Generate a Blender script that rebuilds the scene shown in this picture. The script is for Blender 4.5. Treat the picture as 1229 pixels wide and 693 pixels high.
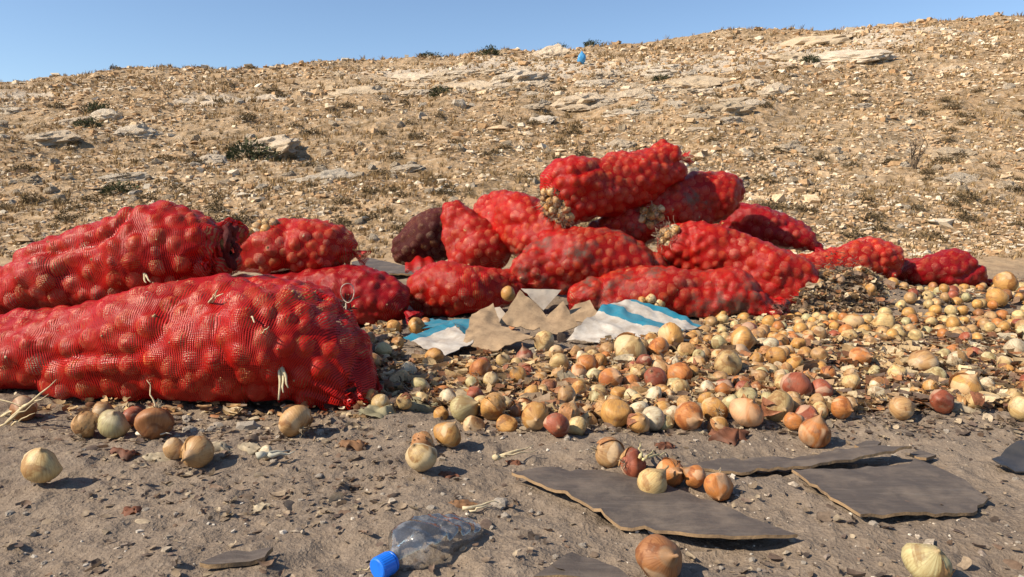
import bpy, bmesh, math, random
import numpy as np
from mathutils import Vector, Matrix
from mathutils.geometry import delaunay_2d_cdt

for o in list(bpy.data.objects):
    bpy.data.objects.remove(o)
SC = bpy.context.scene
COL = SC.collection
rad = math.radians

# ------------------------------------------------------------------ camera
CAM_H, FPX, CX, CY = 0.65, 890.0, 614.5, 346.5
PITCH = math.atan(111.5 / FPX)
cam_d = bpy.data.cameras.new('camera')
cam_d.sensor_width = 36.0
cam_d.lens = 36.0 * FPX / 1229.0
cam_d.clip_start, cam_d.clip_end = 0.05, 3000
cam = bpy.data.objects.new('camera', cam_d)
COL.objects.link(cam)
cam.location = (0, 0, CAM_H)
cam.rotation_euler = (math.pi / 2 - PITCH, 0, 0)
SC.camera = cam

# ------------------------------------------------------------------ sky and sun
SUN_EL, SUN_AZ = 40.0, 21.0      # light travels towards +x, turned 21 degrees away from the camera
world = bpy.data.worlds.new('World')
SC.world = world
world.use_nodes = True
wt = world.node_tree
wt.nodes.clear()
sky = wt.nodes.new('ShaderNodeTexSky')
sky.sky_type = 'NISHITA'
sky.sun_disc = False
sky.sun_elevation = rad(SUN_EL)
sun_from = Vector((-math.cos(rad(SUN_AZ)), -math.sin(rad(SUN_AZ)), 0))
sky.sun_rotation = math.atan2(sun_from.x, sun_from.y)
sky.air_density, sky.dust_density, sky.ozone_density = 1.0, 0.7, 3.0
sky.altitude = 900
bg = wt.nodes.new('ShaderNodeBackground')
bg.inputs['Strength'].default_value = 0.108
wo = wt.nodes.new('ShaderNodeOutputWorld')
wt.links.new(sky.outputs[0], bg.inputs[0])
wt.links.new(bg.outputs[0], wo.inputs[0])

sd = bpy.data.lights.new('sun', 'SUN')
sd.energy, sd.angle, sd.color = 5.0, rad(0.53), (1.0, 0.88, 0.71)
sun = bpy.data.objects.new('sun', sd)
COL.objects.link(sun)
sdir = Vector((math.cos(rad(SUN_EL)) * math.cos(rad(SUN_AZ)), math.cos(rad(SUN_EL)) * math.sin(rad(SUN_AZ)), -math.sin(rad(SUN_EL))))
sun.rotation_euler = sdir.to_track_quat('-Z', 'Y').to_euler()
SC.view_settings.view_transform = 'Standard'
SC.view_settings.look = 'None'
SC.view_settings.exposure = 0.58
SC.view_settings.gamma = 1.0
SC.cycles.transparent_max_bounces = 16
SC.cycles.max_bounces = 6

random.seed(7)
RNG = np.random.default_rng(11)

# ------------------------------------------------------------------ maths helpers
CA, SA = math.cos(PITCH), math.sin(PITCH)
def ray(px, py):
    u, v = (px - CX) / FPX, -(py - CY) / FPX
    return Vector((u, CA + v * SA, -SA + v * CA))
def G(px, py, z=0.0):                       # point of the level z seen at a place of the photograph
    d = ray(px, py); t = (z - CAM_H) / d.z
    return Vector((d.x * t, d.y * t, z))
def P(px, py, Y):                           # point at distance Y
    d = ray(px, py); t = Y / d.y
    return Vector((d.x * t, Y, CAM_H + d.z * t))
def proj(x, y, z):
    dz = z - CAM_H
    fwd = y * CA - dz * SA; up = y * SA + dz * CA
    return CX + FPX * x / fwd, CY - FPX * up / fwd

def _h(ix, iy, iz):
    n = (ix * 374761393 + iy * 668265263 + iz * 2147483647 * 3 + 1013904223) & 0xFFFFFFFF
    n = ((n ^ (n >> 13)) * 1274126177) & 0xFFFFFFFF
    n = ((n ^ (n >> 16)) * 2246822519) & 0xFFFFFFFF
    return ((n ^ (n >> 15)) & 0xFFFFFF) / float(0xFFFFFF)
def noise(x, y, z=0.0):
    x, y = np.asarray(x, float), np.asarray(y, float)
    z = np.asarray(z, float) + np.zeros_like(x)
    fx, fy, fz = np.floor(x), np.floor(y), np.floor(z)
    ix, iy, iz = fx.astype(np.int64), fy.astype(np.int64), fz.astype(np.int64)
    tx, ty, tz = x - fx, y - fy, z - fz
    tx, ty, tz = [t * t * t * (t * (t * 6 - 15) + 10) for t in (tx, ty, tz)]
    def L(a, b, t): return a + (b - a) * t
    c = [[[_h(ix + i, iy + j, iz + k) for k in (0, 1)] for j in (0, 1)] for i in (0, 1)]
    r = L(L(L(c[0][0][0], c[1][0][0], tx), L(c[0][1][0], c[1][1][0], tx), ty),
          L(L(c[0][0][1], c[1][0][1], tx), L(c[0][1][1], c[1][1][1], tx), ty), tz)
    return r * 2 - 1
def noise2(x, y):
    x, y = np.asarray(x, float), np.asarray(y, float)
    fx, fy = np.floor(x), np.floor(y)
    ix, iy = fx.astype(np.int64), fy.astype(np.int64)
    tx, ty = x - fx, y - fy
    tx, ty = [t * t * t * (t * (t * 6 - 15) + 10) for t in (tx, ty)]
    a, b, c, d = _h(ix, iy, 7), _h(ix + 1, iy, 7), _h(ix, iy + 1, 7), _h(ix + 1, iy + 1, 7)
    return ((a + (b - a) * tx) * (1 - ty) + (c + (d - c) * tx) * ty) * 2 - 1
def fbm(x, y, n=4, g=0.5):
    s, a, f = 0, 1.0, 1.0
    for i in range(n):
        s = s + a * noise2(x * f + 17.3 * i, y * f - 9.1 * i); a *= g; f *= 2.03
    return s
def sstep(a, b, x):
    t = np.clip((np.asarray(x, float) - a) / (b - a), 0, 1)
    return t * t * (3 - 2 * t)

# ------------------------------------------------------------------ mesh helpers
def mesh(name, V, F, smooth=True, uv=None, col=None):
    V = np.asarray(V, np.float32); F = np.asarray(F, np.int32)
    m = bpy.data.meshes.new(name)
    k = F.shape[1]
    m.vertices.add(len(V)); m.vertices.foreach_set('co', V.ravel())
    m.loops.add(F.size); m.loops.foreach_set('vertex_index', F.ravel())
    m.polygons.add(len(F))
    m.polygons.foreach_set('loop_start', np.arange(0, F.size, k, dtype=np.int32))
    m.polygons.foreach_set('loop_total', np.full(len(F), k, np.int32))
    m.polygons.foreach_set('use_smooth', np.full(len(F), smooth, bool))
    m.update(calc_edges=True)
    if uv is not None:
        l = m.uv_layers.new(name='UVMap')
        l.data.foreach_set('uv', np.asarray(uv, np.float32)[F.ravel()].ravel())
    if col is not None:
        a = m.color_attributes.new('tone', 'FLOAT_COLOR', 'POINT')
        c = np.ones((len(V), 4), np.float32); c[:, :3] = col
        a.data.foreach_set('color', c.ravel())
    m.validate()
    return m
def obj(name, me, mat, parent=None, loc=None):
    o = bpy.data.objects.new(name, me); COL.objects.link(o)
    if mat is not None and not me.materials: me.materials.append(mat)
    if parent is not None: o.parent = parent
    if loc is not None: o.location = loc
    return o
def tag(o, label=None, cat=None, group=None, kind=None):
    if label: o['label'] = label
    if cat: o['category'] = cat
    if group: o['group'] = group
    if kind: o['kind'] = kind
    return o
def empty(name, loc):
    o = bpy.data.objects.new(name, None); COL.objects.link(o); o.location = loc; o.empty_display_size = 0.05
    return o
def bm_mesh(name, bm, smooth=False):
    m = bpy.data.meshes.new(name)
    bm.normal_update(); bm.to_mesh(m); bm.free()
    if smooth: m.polygons.foreach_set('use_smooth', np.full(len(m.polygons), True))
    return m

class MB:                                    # collects loose triangles with a colour for every vertex
    def __init__(s): s.V, s.F, s.C, s.n = [], [], [], 0
    def add(s, V, F, C):
        V = np.asarray(V, float); F = np.asarray(F, int)
        s.V.append(V); s.F.append(F + s.n); s.C.append(np.broadcast_to(np.asarray(C, float), (len(V), 3))); s.n += len(V)
    def build(s, name, smooth=False):
        return mesh(name, np.vstack(s.V), np.vstack(s.F), smooth, col=np.vstack(s.C))
def tube(pts, radii, n=5):
    pts = np.asarray(pts, float); k = len(pts)
    radii = np.broadcast_to(np.asarray(radii, float), (k,))
    T = np.gradient(pts, axis=0); T /= np.linalg.norm(T, axis=1)[:, None] + 1e-9
    ref = np.array([0.31, 0.17, 0.93]); V = []
    for p, t, r in zip(pts, T, radii):
        s = np.cross(t, ref); s /= np.linalg.norm(s) + 1e-9; u = np.cross(s, t)
        for j in range(n):
            a = 2 * math.pi * j / n
            V.append(p + r * (math.cos(a) * s + math.sin(a) * u))
    F = []
    for i in range(k - 1):
        for j in range(n):
            a, b = i * n + j, i * n + (j + 1) % n
            F += [(a, b, b + n), (a, b + n, a + n)]
    for j in range(1, n - 1):
        F.append((0, j + 1, j)); F.append(((k - 1) * n, (k - 1) * n + j, (k - 1) * n + j + 1))
    return np.array(V), np.array(F)
def wiggle(p0, p1, n=6, amp=0.02, rs=None):
    rs = rs or random
    p0, p1 = np.array(p0, float), np.array(p1, float)
    out = [p0 + (p1 - p0) * i / (n - 1) + (0 if i == 0 else 1) * np.array([rs.uniform(-amp, amp) for _ in range(3)]) for i in range(n)]
    return np.array(out)
def scatter_shapes(bases, pos, scale3, rotz, tilt, col):
    """many small solids as one mesh: bases is a list of (V, F triangles)"""
    mb = MB(); N = len(pos); which = RNG.integers(0, len(bases), N)
    for b, (BV, BF) in enumerate(bases):
        I = np.where(which == b)[0]
        if not len(I): continue
        V = BV[None] * scale3[I][:, None, :]
        ct, st = np.cos(tilt[I])[:, None], np.sin(tilt[I])[:, None]
        y, z = V[..., 1] * ct - V[..., 2] * st, V[..., 1] * st + V[..., 2] * ct
        cz, sz = np.cos(rotz[I])[:, None], np.sin(rotz[I])[:, None]
        x, y = V[..., 0] * cz - y * sz, V[..., 0] * sz + y * cz
        W = np.stack([x, y, z], -1) + pos[I][:, None, :]
        F = (BF[None] + (np.arange(len(I)) * len(BV))[:, None, None]).reshape(-1, 3)
        C = np.repeat(col[I], len(BV), 0)
        mb.add(W.reshape(-1, 3), F, C)
    return mb

# ------------------------------------------------------------------ material helpers
class NT:
    def __init__(s, name):
        s.m = bpy.data.materials.new(name); s.m.use_nodes = True
        s.t = s.m.node_tree; s.t.nodes.clear()
        s.out = s.t.nodes.new('ShaderNodeOutputMaterial')
    def n(s, typ, **kw):
        nd = s.t.nodes.new('ShaderNode' + typ)
        for k, v in kw.items():
            if k.startswith('i_'):
                key = k[2:].replace('_', ' ')
                nd.inputs[key if key in nd.inputs else int(key)].default_value = v
            else: setattr(nd, k, v)
        return nd
    def L(s, a, b): s.t.links.new(a, b)
    def math(s, op, a, b=None, c=None, clamp=False):
        nd = s.t.nodes.new('ShaderNodeMath'); nd.operation = op; nd.use_clamp = clamp
        for i, v in enumerate((a, b, c)):
            if v is None: continue
            if isinstance(v, (int, float)): nd.inputs[i].default_value = v
            else: s.L(v, nd.inputs[i])
        return nd.outputs[0]
    def mix(s, f, a, b, blend='MIX'):
        nd = s.t.nodes.new('ShaderNodeMix'); nd.data_type = 'RGBA'; nd.blend_type = blend
        for i, v in ((0, f), (6, a), (7, b)):
            if isinstance(v, (int, float)): nd.inputs[i].default_value = v
            elif isinstance(v, tuple): nd.inputs[i].default_value = (*v, 1) if len(v) == 3 else v
            else: s.L(v, nd.inputs[i])
        return nd.outputs[2]
    def noise(s, vec, scale, detail=3, rough=0.55, dist=0.0):
        nd = s.n('TexNoise'); nd.inputs['Scale'].default_value = scale; nd.inputs['Detail'].default_value = detail
        nd.inputs['Roughness'].default_value = rough; nd.inputs['Distortion'].default_value = dist
        if vec is not None: s.L(vec, nd.inputs['Vector'])
        return nd.outputs['Fac']
    def ramp(s, f, stops):
        nd = s.n('ValToRGB'); e = nd.color_ramp.elements
        e[0].position, e[1].position = stops[0][0], stops[-1][0]
        for p, c in stops[1:-1]: e.new(p)
        for el, (p, c) in zip(sorted(e, key=lambda q: q.position), stops):
            el.color = (*c, 1) if isinstance(c, tuple) else (c, c, c, 1)
        s.L(f, nd.inputs[0]); return nd.outputs[0]
    def bump(s, h, strength=0.5, dist=0.01, normal=None):
        nd = s.n('Bump'); nd.inputs['Strength'].default_value = strength; nd.inputs['Distance'].default_value = dist
        s.L(h, nd.inputs['Height'])
        if normal is not None: s.L(normal, nd.inputs['Normal'])
        return nd.outputs[0]
    def bsdf(s, color, rough=0.8, spec=0.3, normal=None):
        nd = s.n('BsdfPrincipled')
        for k, v in (('Base Color', color), ('Roughness', rough), ('Specular IOR Level', spec)):
            if isinstance(v, (int, float)): nd.inputs[k].default_value = v
            elif isinstance(v, tuple): nd.inputs[k].default_value = (*v, 1)
            else: s.L(v, nd.inputs[k])
        if normal is not None: s.L(normal, nd.inputs['Normal'])
        return nd
    def done(s, sh): s.L(sh, s.out.inputs[0]); return s.m

def m_ground():
    t = NT('dusty_dirt'); c = t.n('TexCoord').outputs['Object']
    big = t.noise(c, 1.3, 4, 0.6); mid = t.noise(c, 9, 5, 0.65); fine = t.noise(c, 70, 4, 0.7); grit = t.noise(c, 260, 2, 0.6)
    col = t.ramp(big, [(0.3, (0.162, 0.122, 0.088)), (0.52, (0.215, 0.164, 0.118)), (0.72, (0.264, 0.204, 0.149))])
    col = t.mix(t.ramp(mid, [(0.38, 0.0), (0.68, 0.75)]), col, (0.165, 0.13, 0.10))
    col = t.mix(t.ramp(fine, [(0.5, 0.0), (0.75, 0.55)]), col, (0.36, 0.29, 0.22))
    col = t.mix(t.ramp(grit, [(0.58, 0.0), (0.7, 0.6)]), col, (0.13, 0.10, 0.08))
    sy = t.n('SeparateXYZ'); t.L(c, sy.inputs[0])
    col = t.mix(t.ramp(t.math('MULTIPLY_ADD', big, 0.35, t.math('MULTIPLY_ADD', sy.outputs[1], 0.4, -2.1)), [(0.12, 0.0), (0.6, 1.0)]), col, t.mix(t.ramp(mid, [(0.4, 0.0), (0.65, 0.8)]), (0.40, 0.28, 0.165), (0.26, 0.175, 0.10)))
    vo = t.n('TexVoronoi', i_Scale=120.0); t.L(c, vo.inputs['Vector'])
    n1 = t.bump(fine, 0.55, 0.012); n2 = t.bump(vo.outputs['Distance'], 0.35, 0.005, n1); n3 = t.bump(grit, 0.45, 0.003, n2)
    return t.done(t.bsdf(col, 0.95, 0.15, n3).outputs[0])
OUTCROPS = [(5.2, 30.0, 6.5, 4.5), (-2.2, 33.0, 5.5, 4.0), (14.0, 36.0, 5.0, 4.0), (-15.5, 27.0, 3.5, 2.5), (11.0, 30.0, 4.0, 3.0), (-7.5, 23.0, 3.0, 1.6), (20.0, 38.0, 4.0, 2.5)]    # bare limestone: centre and half sizes in metres
def m_hill():
    t = NT('stony_hillside'); c = t.n('TexCoord').outputs['Object']
    big = t.noise(c, 0.22, 4, 0.6); mid = t.noise(c, 1.9, 6, 0.75); fine = t.noise(c, 7, 5, 0.7)
    col = t.ramp(big, [(0.32, (0.36, 0.235, 0.125)), (0.5, (0.43, 0.295, 0.17)), (0.7, (0.49, 0.36, 0.225))])
    col = t.mix(t.ramp(mid, [(0.45, 0.0), (0.60, 0.9)]), col, (0.20, 0.135, 0.07))  # dark mottle paints low scrub together with its fine shading
    col = t.mix(t.ramp(fine, [(0.52, 0.0), (0.66, 0.85)]), col, (0.55, 0.44, 0.31))
    for ox, oy, rx, ry in OUTCROPS:
        sx = t.n('SeparateXYZ'); t.L(c, sx.inputs[0])
        ex = t.math('POWER', t.math('DIVIDE', t.math('SUBTRACT', sx.outputs[0], ox), rx), 2.0); ey = t.math('POWER', t.math('DIVIDE', t.math('SUBTRACT', sx.outputs[1], oy), ry), 2.0)
        e = t.math('SUBTRACT', t.math('MULTIPLY_ADD', mid, 2.4, t.math('MULTIPLY', fine, 1.0)), t.math('ADD', ex, ey))
        col = t.mix(t.ramp(e, [(0.75, 0.0), (1.15, 0.85)]), col, (0.58, 0.48, 0.36))
    vo = t.n('TexVoronoi', i_Scale=5.0); t.L(c, vo.inputs['Vector'])
    n1 = t.bump(fine, 0.9, 0.14); n2 = t.bump(vo.outputs['Distance'], 0.6, 0.08, n1)
    return t.done(t.bsdf(col, 0.95, 0.12, n2).outputs[0])
def m_tone(name, rough=0.85, spec=0.2, nscale=60.0, amt=0.3, bump=0.4, bdist=0.002, trans=0.0):
    """colour from the pieces themselves, with grain"""
    t = NT(name); a = t.n('Attribute', attribute_name='tone').outputs['Color']; c = t.n('TexCoord').outputs['Object']
    f = t.noise(c, nscale, 4, 0.65)
    col = t.mix(amt, a, t.mix(1.0, a, t.ramp(f, [(0.3, 0.25), (0.7, 1.5)]), 'MULTIPLY'))
    nb = t.bump(f, bump, bdist)
    p = t.bsdf(col, rough, spec, nb).outputs[0]
    if trans:
        tr = t.n('BsdfTranslucent'); t.L(col, tr.inputs[0]); ms = t.n('MixShader'); ms.inputs[0].default_value = trans
        t.L(p, ms.inputs[1]); t.L(tr.outputs[0], ms.inputs[2]); p = ms.outputs[0]
    return t.done(p)
def m_rock():
    t = NT('pale_limestone'); c = t.n('TexCoord').outputs['Object']; r = t.n('ObjectInfo').outputs['Random']
    f = t.noise(c, 3.4, 6, 0.7); g = t.noise(c, 13, 5, 0.75)
    base = t.ramp(r, [(0.0, (0.50, 0.39, 0.26)), (0.5, (0.58, 0.47, 0.34)), (1.0, (0.64, 0.55, 0.43))])
    col = t.mix(t.ramp(f, [(0.45, 0.0), (0.7, 0.8)]), base, (0.40, 0.29, 0.18))
    col = t.mix(t.ramp(g, [(0.55, 0.0), (0.75, 0.6)]), col, (0.30, 0.26, 0.21))
    return t.done(t.bsdf(col, 0.95, 0.15, t.bump(g, 0.8, 0.05, t.bump(f, 0.8, 0.1))).outputs[0])
def m_onion():
    t = NT('onion_skin'); c = t.n('TexCoord').outputs['Object']; oi = t.n('ObjectInfo')
    sp = t.n('SeparateXYZ'); t.L(c, sp.inputs[0])
    ang = t.math('ARCTAN2', sp.outputs[1], sp.outputs[0])
    cs, sn = t.math('COSINE', ang), t.math('SINE', ang)
    off = t.math('MULTIPLY', oi.outputs['Random'], 61.0)
    cb = t.n('CombineXYZ'); t.L(cs, cb.inputs[0]); t.L(sn, cb.inputs[1]); t.L(t.math('MULTIPLY_ADD', sp.outputs[2], 4.0, off), cb.inputs[2])
    stripe = t.noise(cb.outputs[0], 9.0, 4, 0.7)
    sc = t.n('VectorMath', operation='ADD'); t.L(c, sc.inputs[0])
    cb2 = t.n('CombineXYZ'); t.L(off, cb2.inputs[0]); t.L(off, cb2.inputs[1]); t.L(off, cb2.inputs[2]); t.L(cb2.outputs[0], sc.inputs[1])
    blotch = t.noise(sc.outputs[0], 24, 4, 0.6, 0.6); patch = t.noise(sc.outputs[0], 11, 2, 0.5, 0.8)
    base = oi.outputs['Color']
    col = t.mix(t.ramp(stripe, [(0.42, 0.0), (0.66, 0.6)]), base, t.mix(1.0, base, (0.55, 0.38, 0.24), 'MULTIPLY'))
    col = t.mix(t.ramp(blotch, [(0.53, 0.0), (0.60, 0.7)]), col, t.mix(1.0, base, (0.42, 0.26, 0.16), 'MULTIPLY'))
    col = t.mix(t.ramp(patch, [(0.56, 0.0), (0.6, 0.55)]), col, t.mix(0.55, base, (0.72, 0.60, 0.40)))
    hz = t.math('DIVIDE', sp.outputs[2], 0.036)
    col = t.mix(t.ramp(hz, [(0.9, 0.0), (1.1, 0.6)]), col, (0.27, 0.165, 0.08))
    dirt = t.noise(sc.outputs[0], 45, 5, 0.7)
    col = t.mix(t.ramp(dirt, [(0.52, 0.0), (0.68, 0.6)]), col, (0.19, 0.135, 0.09))
    ro = t.ramp(blotch, [(0.3, 0.42), (0.7, 0.74)])
    nb = t.bump(patch, 0.35, 0.004, t.bump(stripe, 0.3, 0.0025))
    return t.done(t.bsdf(col, ro, 0.4, nb).outputs[0])
def m_net(name, colr, cover, pitch=0.0062, dirt=0.0, dirtcol=(0.12, 0.085, 0.06), rough=0.33):
    t = NT(name); uv = t.n('TexCoord').outputs['UV']; c = t.n('TexCoord').outputs['Object']
    w = t.n('TexNoise', i_Scale=14.0); t.L(c, w.inputs['Vector'])
    ad = t.n('VectorMath', operation='MULTIPLY_ADD'); t.L(w.outputs['Color'], ad.inputs[0]); ad.inputs[1].default_value = (0.02, 0.02, 0.0); t.L(uv, ad.inputs[2])
    sp = t.n('SeparateXYZ'); t.L(ad.outputs[0], sp.inputs[0])
    fine = t.noise(c, 26, 3, 0.6)
    low = t.noise(c, 3.5, 3, 0.6)
    cov = t.math('ADD', t.math('MULTIPLY_ADD', fine, 0.25, cover - 0.125), t.math('MULTIPLY_ADD', low, 0.55, -0.275))
    def line(x, pt, k):
        fr = t.math('FRACT', t.math('DIVIDE', x, pt)); d = t.math('MULTIPLY', t.math('ABSOLUTE', t.math('SUBTRACT', fr, 0.5)), 2.0)
        return t.math('LESS_THAN', d, t.math('MULTIPLY', cov, k))
    a = t.math('MAXIMUM', line(sp.outputs[0], pitch, 1.0), line(sp.outputs[1], pitch * 0.62, 0.72))
    col = t.mix(t.ramp(fine, [(0.35, 0.0), (0.7, 0.6)]), colr, tuple(v * 0.6 for v in colr))
    dn = t.noise(c, 5.5, 5, 0.7)
    if dirt > 0:
        dm = t.ramp(dn, [(0.62 - dirt * 0.3, 0.0), (0.74 - dirt * 0.3, 0.9)])
        col = t.mix(dm, col, dirtcol); a = t.math('MAXIMUM', a, t.math('MULTIPLY', dm, 0.85))
    else:
        col = t.mix(t.ramp(dn, [(0.5, 0.0), (0.75, 0.22)]), col, (0.26, 0.10, 0.07))
    wv = t.math('ADD', t.math('SINE', t.math('MULTIPLY', sp.outputs[0], 6.2832 / pitch)), t.math('SINE', t.math('MULTIPLY', sp.outputs[1], 6.2832 / (pitch * 0.62))))
    nb = t.bump(t.noise(c, 170, 3, 0.7), 0.3, 0.003, t.bump(wv, 0.3, 0.0010))
    p = t.bsdf(col, rough, 0.28, nb).outputs[0]
    tl = t.n('BsdfTranslucent'); t.L(col, tl.inputs[0])
    m1 = t.n('MixShader'); m1.inputs[0].default_value = 0.2; t.L(p, m1.inputs[1]); t.L(tl.outputs[0], m1.inputs[2])
    tp = t.n('BsdfTransparent'); m2 = t.n('MixShader'); t.L(a, m2.inputs[0]); t.L(tp.outputs[0], m2.inputs[1]); t.L(m1.outputs[0], m2.inputs[2])
    return t.done(m2.outputs[0])
def m_slab():
    t = NT('dark_weathered_board'); c = t.n('TexCoord').outputs['Object']
    mp = t.n('Mapping'); t.L(c, mp.inputs['Vector']); mp.inputs['Scale'].default_value = (3, 60, 30); mp.inputs['Rotation'].default_value = (0, 0, 0.2)
    st = t.noise(mp.outputs[0], 4.0, 8, 0.8); bl = t.noise(c, 9, 8, 0.75); gr = t.noise(c, 160, 3, 0.6)
    col = t.ramp(st, [(0.3, (0.058, 0.046, 0.038)), (0.6, (0.098, 0.078, 0.064)), (0.8, (0.17, 0.135, 0.108))])
    col = t.mix(t.ramp(bl, [(0.46, 0.0), (0.74, 0.8)]), col, (0.22, 0.17, 0.125))
    mq = t.n('Mapping'); t.L(c, mq.inputs['Vector']); mq.inputs['Scale'].default_value = (5, 75, 40); mq.inputs['Rotation'].default_value = (0, 0, 0.35)
    sc2 = t.noise(mq.outputs[0], 1.6, 5, 0.7); col = t.mix(t.ramp(sc2, [(0.54, 0.0), (0.66, 0.28)]), col, (0.20, 0.17, 0.14))
    return t.done(t.bsdf(col, 0.7, 0.35, t.bump(gr, 0.3, 0.002, t.bump(st, 0.4, 0.003))).outputs[0])
def m_plain(name, col, col2, scale=14, rough=0.8, spec=0.25, bump=0.3, bd=0.003):
    t = NT(name); c = t.n('TexCoord').outputs['Object']
    f = t.noise(c, scale, 5, 0.65); g = t.noise(c, scale * 9, 3, 0.6)
    cc = t.mix(t.ramp(f, [(0.4, 0.0), (0.72, 0.9)]), col, col2)
    cc = t.mix(t.ramp(g, [(0.55, 0.0), (0.75, 0.35)]), cc, tuple(v * 0.5 for v in col2))
    return t.done(t.bsdf(cc, rough, spec, t.bump(f, bump, bd)).outputs[0])
def m_printed():
    """white sheet with blue printed bands (bands run across the sheet's own u, v)"""
    t = NT('printed_white_sheet'); uv = t.n('TexCoord').outputs['UV']; c = t.n('TexCoord').outputs['Object']
    sp = t.n('SeparateXYZ'); t.L(uv, sp.inputs[0]); v = t.math('ADD', sp.outputs[1], t.math('MULTIPLY', t.noise(c, 30, 3), 0.05))
    def band(a, b): return t.math('MULTIPLY', t.math('GREATER_THAN', v, a), t.math('LESS_THAN', v, b))
    f = t.noise(c, 12, 5, 0.7)
    w = t.mix(t.ramp(f, [(0.38, 0.0), (0.7, 0.85)]), (0.50, 0.46, 0.40), (0.27, 0.21, 0.155))
    b = t.mix(t.ramp(f, [(0.4, 0.0), (0.75, 0.6)]), (0.015, 0.17, 0.25), (0.12, 0.22, 0.25))
    col = t.mix(t.math('MAXIMUM', band(0.50, 0.64), band(0.80, 0.92)), w, b)
    return t.done(t.bsdf(col, 0.6, 0.3, t.bump(f, 0.4, 0.006)).outputs[0])
def m_bottle():
    t = NT('clear_plastic'); c = t.n('TexCoord').outputs['Object']
    f = t.noise(c, 90, 2, 0.5); nb = t.bump(f, 0.18, 0.003)
    gl = t.n('BsdfGlossy'); gl.inputs['Roughness'].default_value = 0.05; gl.inputs['Color'].default_value = (1, 0.97, 0.93, 1); t.L(nb, gl.inputs['Normal'])
    tp = t.n('BsdfTransparent'); tp.inputs[0].default_value = (0.93, 0.95, 0.96, 1)
    df = t.n('BsdfDiffuse'); df.inputs[0].default_value = (0.66, 0.65, 0.63, 1)
    fr = t.n('Fresnel'); fr.inputs[0].default_value = 1.5; t.L(nb, fr.inputs['Normal'])
    m0 = t.n('MixShader'); t.L(t.ramp(t.noise(c, 30, 4, 0.7), [(0.48, 0.05), (0.74, 0.34)]), m0.inputs[0]); t.L(tp.outputs[0], m0.inputs[1]); t.L(df.outputs[0], m0.inputs[2])
    m1 = t.n('MixShader'); t.L(t.math('MULTIPLY_ADD', fr.outputs[0], 0.9, 0.07, clamp=True), m1.inputs[0]); t.L(m0.outputs[0], m1.inputs[1]); t.L(gl.outputs[0], m1.inputs[2])
    return t.done(m1.outputs[0])

M = dict(
    ground=m_ground(), hill=m_hill(), rock=m_rock(), onion=m_onion(), slab=m_slab(),
    stone=m_tone('loose_stone', 0.95, 0.15, 25, 0.5, 0.5, 0.01), pebble=m_tone('pebble', 0.9, 0.2, 180, 0.5, 0.4, 0.001),
    peel=m_tone('dry_onion_peel', 0.6, 0.3, 120, 0.5, 0.4, 0.001, 0.25), straw=m_tone('dry_straw', 0.75, 0.25, 90, 0.4, 0.2, 0.001, 0.15),
    shrub=m_tone('shrub_twigs', 0.9, 0.1, 20, 0.4, 0.2, 0.01, 0.1),
    net=m_net('red_netting', (0.54, 0.010, 0.007), 0.54), net_b=m_net('red_netting_dusky', (0.40, 0.005, 0.010), 0.62), net_c=m_net('red_netting_thin', (0.60, 0.013, 0.009), 0.49), net_near=m_net('red_netting_coarse', (0.54, 0.010, 0.006), 0.51, 0.0066),
    net_dirty=m_net('soiled_red_netting', (0.50, 0.011, 0.008), 0.54, dirt=0.34),
    net_dark=m_net('maroon_netting', (0.095, 0.010, 0.010), 0.60, rough=0.7), net_soil=m_net('rotten_netting', (0.16, 0.03, 0.025), 0.7, dirt=0.95),
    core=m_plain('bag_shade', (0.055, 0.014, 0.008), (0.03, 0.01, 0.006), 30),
    card=m_plain('brown_cardboard', (0.36, 0.25, 0.15), (0.17, 0.115, 0.07), 13, 0.85, 0.2, 0.6, 0.006), cardpale=m_plain('pale_cardboard', (0.50, 0.42, 0.33), (0.34, 0.26, 0.19), 10, 0.8),
    printed=m_printed(), edge=m_plain('fibrous_board_edge', (0.30, 0.20, 0.11), (0.10, 0.07, 0.05), 28, 0.95, 0.1, 0.8, 0.006),
    darkplastic=m_plain('black_plastic', (0.03, 0.03, 0.032), (0.07, 0.062, 0.055), 12, 0.45, 0.5), bottle=m_bottle(),
    cap=m_plain('blue_cap', (0.01, 0.16, 0.72), (0.012, 0.14, 0.62), 10, 0.35, 0.5, 0.02), string=m_plain('white_string', (0.62, 0.56, 0.47), (0.5, 0.43, 0.34), 60, 0.9),
    teal=m_plain('teal_print', (0.015, 0.17, 0.25), (0.10, 0.20, 0.23), 14, 0.6, 0.3),
    bluebag=m_plain('blue_plastic', (0.06, 0.25, 0.5), (0.1, 0.35, 0.6), 3, 0.4),
)

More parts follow.
